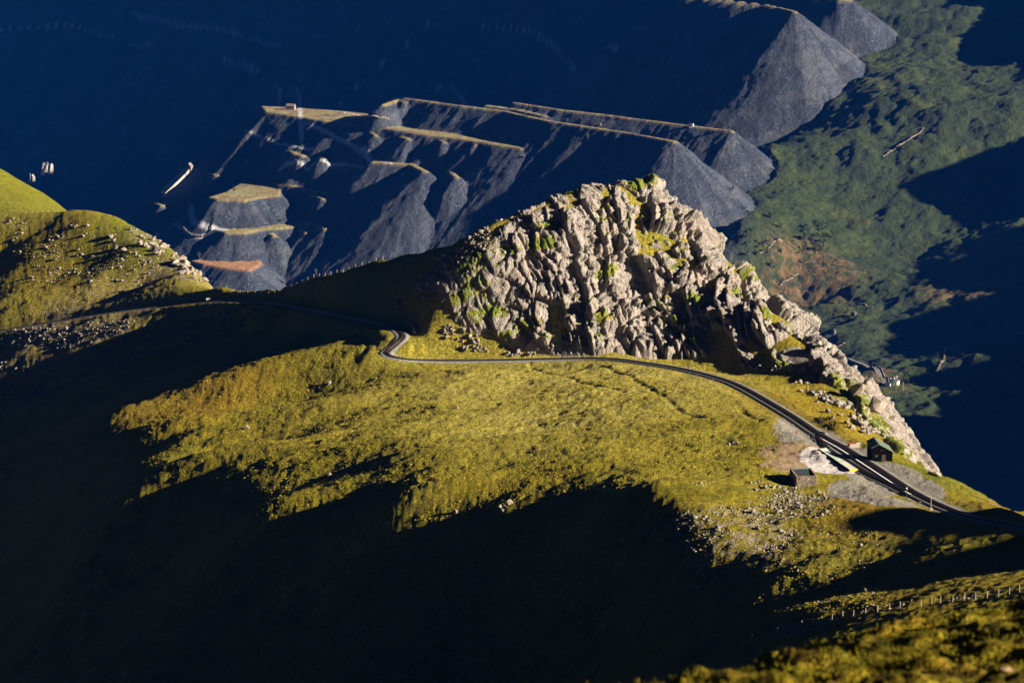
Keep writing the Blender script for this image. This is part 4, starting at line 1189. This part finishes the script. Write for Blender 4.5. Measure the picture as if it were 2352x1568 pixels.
FG = np.stack([xx[ok_], yy[ok_], ground("foreground_turf", xx[ok_], yy[ok_])], -1)[:22000]
scatter_mesh("foreground_grass", FG, rg.gamma(4, .011, len(FG)) + .012, TUFTS_, M_TURF, flat_=.8, sink=.1)
def fg_stone(u, v, s_, mat, label):
    p = G(u, v, "foreground_turf"); o = boulder(p, s_, label, None, "stone"); o['category'] = "stone"
    if mat: 
        me = o.data.copy(); me.materials.clear(); me.materials.append(mat); o.data = me
fg_stone(1660, 1535, .045, M_WHITE, "bright white stone at the left end of the near turf")
fg_stone(1548, 1508 + 32, .035, M_COPING, "small orange-brown stone left of the white stone on the near turf")
fg_stone(1778, 1490, .035, M_COPING, "small tan stone right of the white stone on the near turf")
fg_stone(2310, 1545, .06, M_COPING, "rusty brown stone at the right edge of the near turf")
fg_stone(1945, 1440 + 14, .05, M_SLAB_A, "pale flat stone on the rim of the near turf")

# ------------------------------------------------------------------ across the pass
QH = "quarry_hillside"
def seg_wall(name, uvs, h, w2, mat, label, cat="dry stone wall", sheet=QH, n_per=7.0, z=None):
    P = [G(u, v, sheet) for (u, v) in uvs]
    Q = resample(spline(P, 6), n_per * .55)
    t = Q[0].copy(); b_ = MB()
    for a_, c_ in zip(Q[:-1], Q[1:]):
        m_ = (a_ + c_) / 2; d_ = c_ - a_
        zz = ground(sheet, m_[0], m_[1])[0]
        b_.box((m_[0] - t[0], m_[1] - t[1], zz - t[2] + h * .35), (np.hypot(d_[0], d_[1]) * 1.04, w2 * random.uniform(.8, 1.2), h * random.uniform(.55, .8)), math.atan2(d_[1], d_[0]), 0, .15)
    o = b_.obj(name, mat); o.location = t
    return tag(o, label, cat)
seg_wall("dry_stone_wall", [(1744, 584), (1765, 573), (1798, 556)], 2.2, 1.6, M_FARSTONE, "pale dry stone wall slanting up the slope just right of the crag")
seg_wall("dry_stone_wall", [(1792, 658), (1812, 643), (1837, 627)], 2.0, 1.6, M_FARSTONE, "short stone wall on the brackeny rise right of the crag")
seg_wall("dry_stone_wall", [(1906, 805), (1924, 797), (1942, 787)], 2.0, 1.6, M_FARSTONE, "short pale wall above the valley road")
seg_wall("dry_stone_wall", [(1974, 698), (1990, 704), (2006, 712)], 2.0, 1.6, M_FARSTONE, "short wall at the right end of the brown bracken")
seg_wall("dry_stone_wall", [(2150, 857), (2169, 822), (2169, 810), (2191, 794), (2220, 758), (2239, 730), (2271, 704), (2309, 680)], 2.2, 1.8, M_FARSTONE, "long stone wall winding up the dark slope at the far right")
seg_wall("dry_stone_wall", [(2028, 363), (2060, 340), (2090, 320), (2124, 291)], 2.4, 2.0, M_FARSTONE, "stone wall crossing the green hillside below the slate tips")
seg_wall("dry_stone_wall", [(365, 536), (430, 534), (500, 531)], 2.0, 1.6, M_FARSTONE, "pale wall running left from the yellow quarry terrace")
# valley road
P = resample(spline([G(u, v, QH) for u, v in [(1890, 790), (1925, 818), (1965, 832), (1998, 846), (2020, 860), (2032, 874), (2034, 884)]], 8), 6)
P[:, 2] = ground(QH, P[:, 0], P[:, 1]) + 1.0
V_, F_ = sweep(P, [(-3.2, 0), (3.2, 0)]); tag(mesh_obj("valley_road", V_, F_, [M_ROAD]), kind="structure")
for sgn, nm in ((-1, "left"), (1, "right")):
    V_, F_ = sweep(P - P[0], [(sgn * 4.2 - .5, -2), (sgn * 4.2 - .5, .9), (sgn * 4.2 + .5, .9), (sgn * 4.2 + .5, -2)])
    o = mesh_obj("dry_stone_wall", V_, F_, [M_FARSTONE]); o.location = P[0]
    tag(o, "low wall along the %s side of the valley road" % ("near" if sgn < 0 else "far"), "dry stone wall")

def gable_house(name, p, L, Wd, H, rise, rz, wall, roof, label, cat, chims=(-1, 1), wins=3):
    t = empty(name, p, label, cat, rz=rz)
    g = [(-L / 2, -Wd / 2), (-L / 2, Wd / 2)]
    b_ = MB()
    sec = [(-Wd / 2, -2), (Wd / 2, -2), (Wd / 2, H), (0, H + rise), (-Wd / 2, H)]
    b_.prism([(-L / 2, y, z) for y, z in sec], [(L / 2, y, z) for y, z in sec]); b_.obj("wall", wall, t)
    for sgn in (-1, 1):
        b_ = MB(); e_ = .35
        y1, z1 = sgn * (Wd / 2 + e_), H - rise * e_ / (Wd / 2)
        b_.prism([(-L / 2 + .15, 0, H + rise + .02), (L / 2 - .15, 0, H + rise + .02), (L / 2 - .15, y1, z1 + .02), (-L / 2 + .15, y1, z1 + .02)],
                 [(-L / 2 + .15, 0, H + rise + .25), (L / 2 - .15, 0, H + rise + .25), (L / 2 - .15, y1, z1 + .25), (-L / 2 + .15, y1, z1 + .25)])
        rf = b_.obj("roof_slope", roof, t)
    for sgn in chims:
        b_ = MB(); b_.box((sgn * (L / 2 - .6), 0, H + rise + .7), (1.1, 1.3, 2.2)); b_.obj("chimney", wall, t)
    for k in range(wins):
        for zz in ((1.2, 3.4) if H > 4 else (1.3,)):
            b_ = MB(); b_.box((-L / 2 + L * (k + 1) / (wins + 1), -Wd / 2 - .06, zz), (.9, .15, 1.1)); b_.obj("window", M_SKYGLASS, t)
    b_ = MB(); b_.box((-L / 2 + .9, -Wd / 2 - .06, 1), (.9, .14, 2)); b_.obj("door", M_TAR, t)
    return t
gable_house("farmhouse", G(2056, 884, QH), 9, 7.5, 5.0, 3.0, R(62), M_WHITE, M_DARKSLATE, "whitewashed farmhouse with gable and chimney beside the valley road", "farmhouse")
gable_house("farm_outbuilding", G(2042, 884, QH), 9, 5.5, 3.4, 2.2, R(62), M_WHITE, M_DARKSLATE, "smaller white outbuilding left of the farmhouse", "outbuilding", chims=(1,), wins=2)
gable_house("field_barn", G(1961, 724, QH), 6, 5, 2.6, 2.0, R(60), M_FARSTONE, M_DARKSLATE, "small pale stone barn in the field right of the crag", "barn", chims=(), wins=1)
gable_house("field_barn", G(1915, 763, QH), 5, 4, 2.0, 1.6, R(60), M_FARSTONE, M_DARKSLATE, "tiny ruined barn below the pale barn, half in shade", "barn", chims=(), wins=1)

def far_pole(uv, h, label):
    t = empty("telegraph_pole", G(*uv, QH), label, "pole")
    b_ = MB(); b_.tube((0, 0, -1), (0, 0, h), .28, .22, 6); b_.obj("post", M_POST, t)
    b_ = MB(); b_.box((0, 0, h - .9), (2.4, .25, .25)); b_.obj("crossarm", M_POST, t)
far_pole((2074, 896), 9.5, "pale telegraph pole between the farmhouse and the bright tree")
far_pole((2036, 931), 9.5, "pale telegraph pole in the dark field below the farmhouse")

# trees
def leaf_ball(seed, n_=170):
    r_ = np.random.default_rng(seed); V_ = []; F_ = []
    cl = [(r_.normal(0, .42), r_.normal(0, .42), r_.uniform(-.4, .75), r_.uniform(.28, .5)) for _ in range(7)]
    for k in range(n_):
        cx_, cy_, cz_, cr = cl[r_.integers(0, 7)]
        p = r_.normal(size=3); p /= np.linalg.norm(p); p = p * cr * r_.uniform(.6, 1.1) + (cx_, cy_, cz_)
        a = r_.normal(size=3); a /= np.linalg.norm(a); b2 = np.cross(a, r_.normal(size=3)); b2 /= np.linalg.norm(b2)
        s_ = r_.uniform(.09, .17); i = len(V_)
        V_ += [p - a * s_, p + b2 * s_ * .8, p + a * s_, p - b2 * s_ * .8]; F_ += [(i, i + 1, i + 2), (i, i + 2, i + 3)]
    return V_, F_
LEAF_ME = []
for k in range(5):
    V_, F_ = leaf_ball(900 + k); me = bpy.data.meshes.new("crown"); me.from_pydata([tuple(map(float, q)) for q in V_], [], F_); me.materials.append(M_LEAF); LEAF_ME.append(me)
tb = MB(); tb.tube((0, 0, -.3), (.03, .02, .55), .085, .05, 6)
for k in range(4):
    a = k * 1.6; tb.tube((.03, .02, .42), (.03 + .35 * math.cos(a), .02 + .35 * math.sin(a), .8), .045, .02, 5)
trunk_me = bpy.data.meshes.new("trunk"); trunk_me.from_pydata(tb.v, [], tb.f); trunk_me.materials.append(M_BARK)
def tree(p, h, label, group=None, name="broadleaf_tree", cat="tree"):
    t = empty(name, p, label, cat, group); t.scale = (h, h, h); t.rotation_euler = (0, 0, random.uniform(0, 6.28))
    o = bpy.data.objects.new("trunk", trunk_me); COL.objects.link(o); o.parent = t
    o = bpy.data.objects.new("crown", random.choice(LEAF_ME)); COL.objects.link(o); o.parent = t
    o.location = (0, 0, .62); o.scale = (.42, .42, .42)
def trees(uvs, hs, label, group, **k):
    for (u, v), h in zip(uvs, hs): tree(G(u, v, QH), h, label, group, **k)
tree(G(2085, 880, QH), 14, "bright green rounded tree right of the farmhouse")
tree(G(2047, 889, QH), 8, "small tree standing between the farmhouse and its outbuilding")
tree(G(2126, 740, QH), 15, "lone tree in the dark field below the right-hand hillside")
tree(G(2144, 752, QH), 6, "small bush right of the lone tree in the dark field", name="bush", cat="bush")
W1 = [(r.uniform(1935, 2010), r.uniform(520, 590)) for _ in range(22)]
W1 = [(u - 90, v - 10) for u, v in W1]
trees(W1, [r.uniform(7, 13) for _ in W1], "tree of the small wood on the shade line right of the crag", "trees of the wood on the shade line")
W2 = [(r.uniform(1700, 1850), r.uniform(470, 620)) for _ in range(34)]
trees(W2, [r.uniform(4, 9) for _ in W2], "scattered tree on the green slope beside the tallest slate tip foot", "trees on the slope right of the crag")
W3 = [(r.uniform(1750, 2120), r.uniform(300, 470)) for _ in range(40)]
trees(W3, [r.uniform(2.5, 5) for _ in W3], "dark scrub bush on the upper green hillside", "bushes on the upper green hillside", name="bush", cat="bush")
QB = [((1350, 322), 9, "bush alone on the dark slate slope above the summit"), ((1336, 279), 6, "small bush on the slate terrace line above the summit"), ((1122, 267), 5, "small bush on the dark slope below the upper terrace"),
      ((1675, 300), 9, "bush on top of the slate tip at the end of the long terrace"), ((925, 410), 6, "bush below the terrace junction on the dark slate"), ((537, 443), 8, "bush on the left end of the broken slate heap"),
      ((693, 474), 8, "bush right of the slate cone above the yellow terrace"), ((458, 594), 9, "dark tree standing over the rust-coloured terrace"), ((726, 632), 9, "bush low on the right-hand slate fan"), ((1683, 440), 8, "bush on the face of the largest slate fan")]
for uv, h, lb in QB: tree(G(*uv, QH), h, lb, name="bush", cat="bush")
HB = [(r.uniform(600, 690), r.uniform(507, 516)) for _ in range(12)]
trees(HB, [r.uniform(3, 5) for _ in HB], "low dark bush in the hedge along the yellow terrace", "bushes on the yellow terrace", name="bush", cat="bush")

# quarry buildings
def far_at(u, v, dz=0): 
    p = G(u, v, QH); return p + np.array([0, 0, dz])
pa = far_at(428, 402); pb = far_at(374, 452)
inc = empty("quarry_incline", pb, "long pale stone incline ramp climbing to the ruined drumhouse", "incline")
d_ = pa - pb; nrm_ = np.array([d_[1], -d_[0], 0]); nrm_ /= np.linalg.norm(nrm_)
def slab(A_, B_, w0, w1, up, down, mat, nm):
    q = [A_ + nrm_ * w0, B_ + nrm_ * w0, B_ + nrm_ * w1, A_ + nrm_ * w1]
    b2 = MB(); b2.prism([p - np.array([0, 0, down]) for p in q], [p + np.array([0, 0, up]) for p in q]); return b2.obj(nm, mat, inc)
Z0 = np.zeros(3)
slab(Z0, d_ * .86, -9, 8, 7.0, 12, M_QWHITE, "ramp")
slab(d_ * .89, d_ * 1.02, -9, 8, 8.0, 12, M_QWHITE, "ramp")
slab(Z0, d_ * .95, -15.0, -13.8, 6.5, 12, M_FARSTONE, "side_wall")
slab(Z0 - d_ * .05, Z0 + d_ * .01, -5.6, 1.0, 8, 12, M_FARSTONE, "end_pier")
gable_house("drumhouse", far_at(421, 392), 12, 8, 8, 4.0, R(20), M_FARSTONE, M_FARSTONE, "ruined stone drumhouse with a gable at the top of the incline, left half", "drumhouse", chims=(), wins=1)
gable_house("drumhouse", far_at(436, 397), 9, 8, 9, 5, R(70), M_FARSTONE, M_FARSTONE, "ruined stone drumhouse gable at the top of the incline, right half", "drumhouse", chims=(), wins=1)
gable_house("quarry_building", far_at(668, 252), 14, 8, 6, 3, R(-15), M_FARSTONE, M_FARSTONE, "ruined pinkish quarry building beside the track junction on the upper terrace", "ruin", chims=(), wins=2)
gable_house("quarry_hut", far_at(1376, 290), 6, 5, 3, 1.5, R(-15), M_FARSTONE, M_DARKSLATE, "tiny pale hut on the terrace line above the summit", "hut", chims=(), wins=1)
gable_house("quarry_hut", far_at(1588, 291), 6, 5, 3, 1.5, R(-15), M_WHITE, M_DARKSLATE, "tiny white hut near the right end of the long terrace", "hut", chims=(), wins=1)
bar = empty("ruined_barracks", far_at(790, 261), "long row of low white ruined walls along the upper terrace", "ruin")
for k in range(26):
    p = far_at(790 + k * 4.1, 261 + k * .62) - np.array(bar.location)
    if k in (9, 10): continue
    b_ = MB(); b_.box((p[0], p[1], p[2] + .8), (1.2, 1.6, 2.0), -.9, 0, .2); b_.obj("wall_stump", M_QWHITE, bar)
def sunlit(p, reach=1500):
    t = np.arange(5, reach, 6.0)
    return bool(np.all(p[2] + SUN[2] * t > ground(QH, p[0] + SUN[0] * t, p[1] + SUN[1] * t) + 2))
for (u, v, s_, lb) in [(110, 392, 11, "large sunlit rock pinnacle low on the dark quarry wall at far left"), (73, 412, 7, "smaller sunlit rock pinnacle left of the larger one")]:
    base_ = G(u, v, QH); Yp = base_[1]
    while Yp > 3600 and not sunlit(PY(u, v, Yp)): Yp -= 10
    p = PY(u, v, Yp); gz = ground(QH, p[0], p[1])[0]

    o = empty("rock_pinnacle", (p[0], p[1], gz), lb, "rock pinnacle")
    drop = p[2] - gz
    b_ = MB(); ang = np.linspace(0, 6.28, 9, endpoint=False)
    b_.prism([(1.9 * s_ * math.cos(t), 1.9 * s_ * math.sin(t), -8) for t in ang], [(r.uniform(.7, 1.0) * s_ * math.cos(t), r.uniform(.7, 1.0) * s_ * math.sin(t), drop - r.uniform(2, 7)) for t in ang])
    b_.obj("shade_buttress", M_SHADE_ROCK, o)  # dark colour stands in for shade under the pale tops
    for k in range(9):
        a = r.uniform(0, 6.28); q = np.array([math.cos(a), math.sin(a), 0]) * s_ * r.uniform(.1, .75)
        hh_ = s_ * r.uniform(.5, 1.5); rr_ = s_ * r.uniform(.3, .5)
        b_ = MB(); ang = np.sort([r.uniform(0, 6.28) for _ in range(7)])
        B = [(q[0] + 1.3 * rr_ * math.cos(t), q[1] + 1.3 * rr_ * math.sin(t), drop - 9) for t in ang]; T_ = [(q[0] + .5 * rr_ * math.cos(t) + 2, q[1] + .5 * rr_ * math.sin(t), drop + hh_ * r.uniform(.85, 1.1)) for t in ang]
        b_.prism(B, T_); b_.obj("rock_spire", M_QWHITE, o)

# ------------------------------------------------------------------ air
def box(name, lo, hi):
    v = [(x, y, z) for x in (lo[0], hi[0]) for y in (lo[1], hi[1]) for z in (lo[2], hi[2])]
    f = [(0, 1, 3, 2), (4, 6, 7, 5), (0, 4, 5, 1), (2, 3, 7, 6), (0, 2, 6, 4), (1, 5, 7, 3)]
    return mesh_obj(name, v, f)
HAZE = True
if HAZE:
    hz = box("haze", (-3300, -60, -1260), (2700, 7800, 120))
    hm = bpy.data.materials.new("air"); hm.use_nodes = True
    hm.node_tree.nodes.clear()
    pv = hm.node_tree.nodes.new("ShaderNodeVolumePrincipled")
    pv.inputs["Color"].default_value = (.015, .20, 1.0, 1)
    pv.inputs["Density"].default_value = 0.000014
    pv.inputs["Anisotropy"].default_value = 0.0
    ho = hm.node_tree.nodes.new("ShaderNodeOutputMaterial")
    hm.node_tree.links.new(pv.outputs[0], ho.inputs["Volume"])
    hz.data.materials.append(hm)
    tag(hz, kind="stuff")
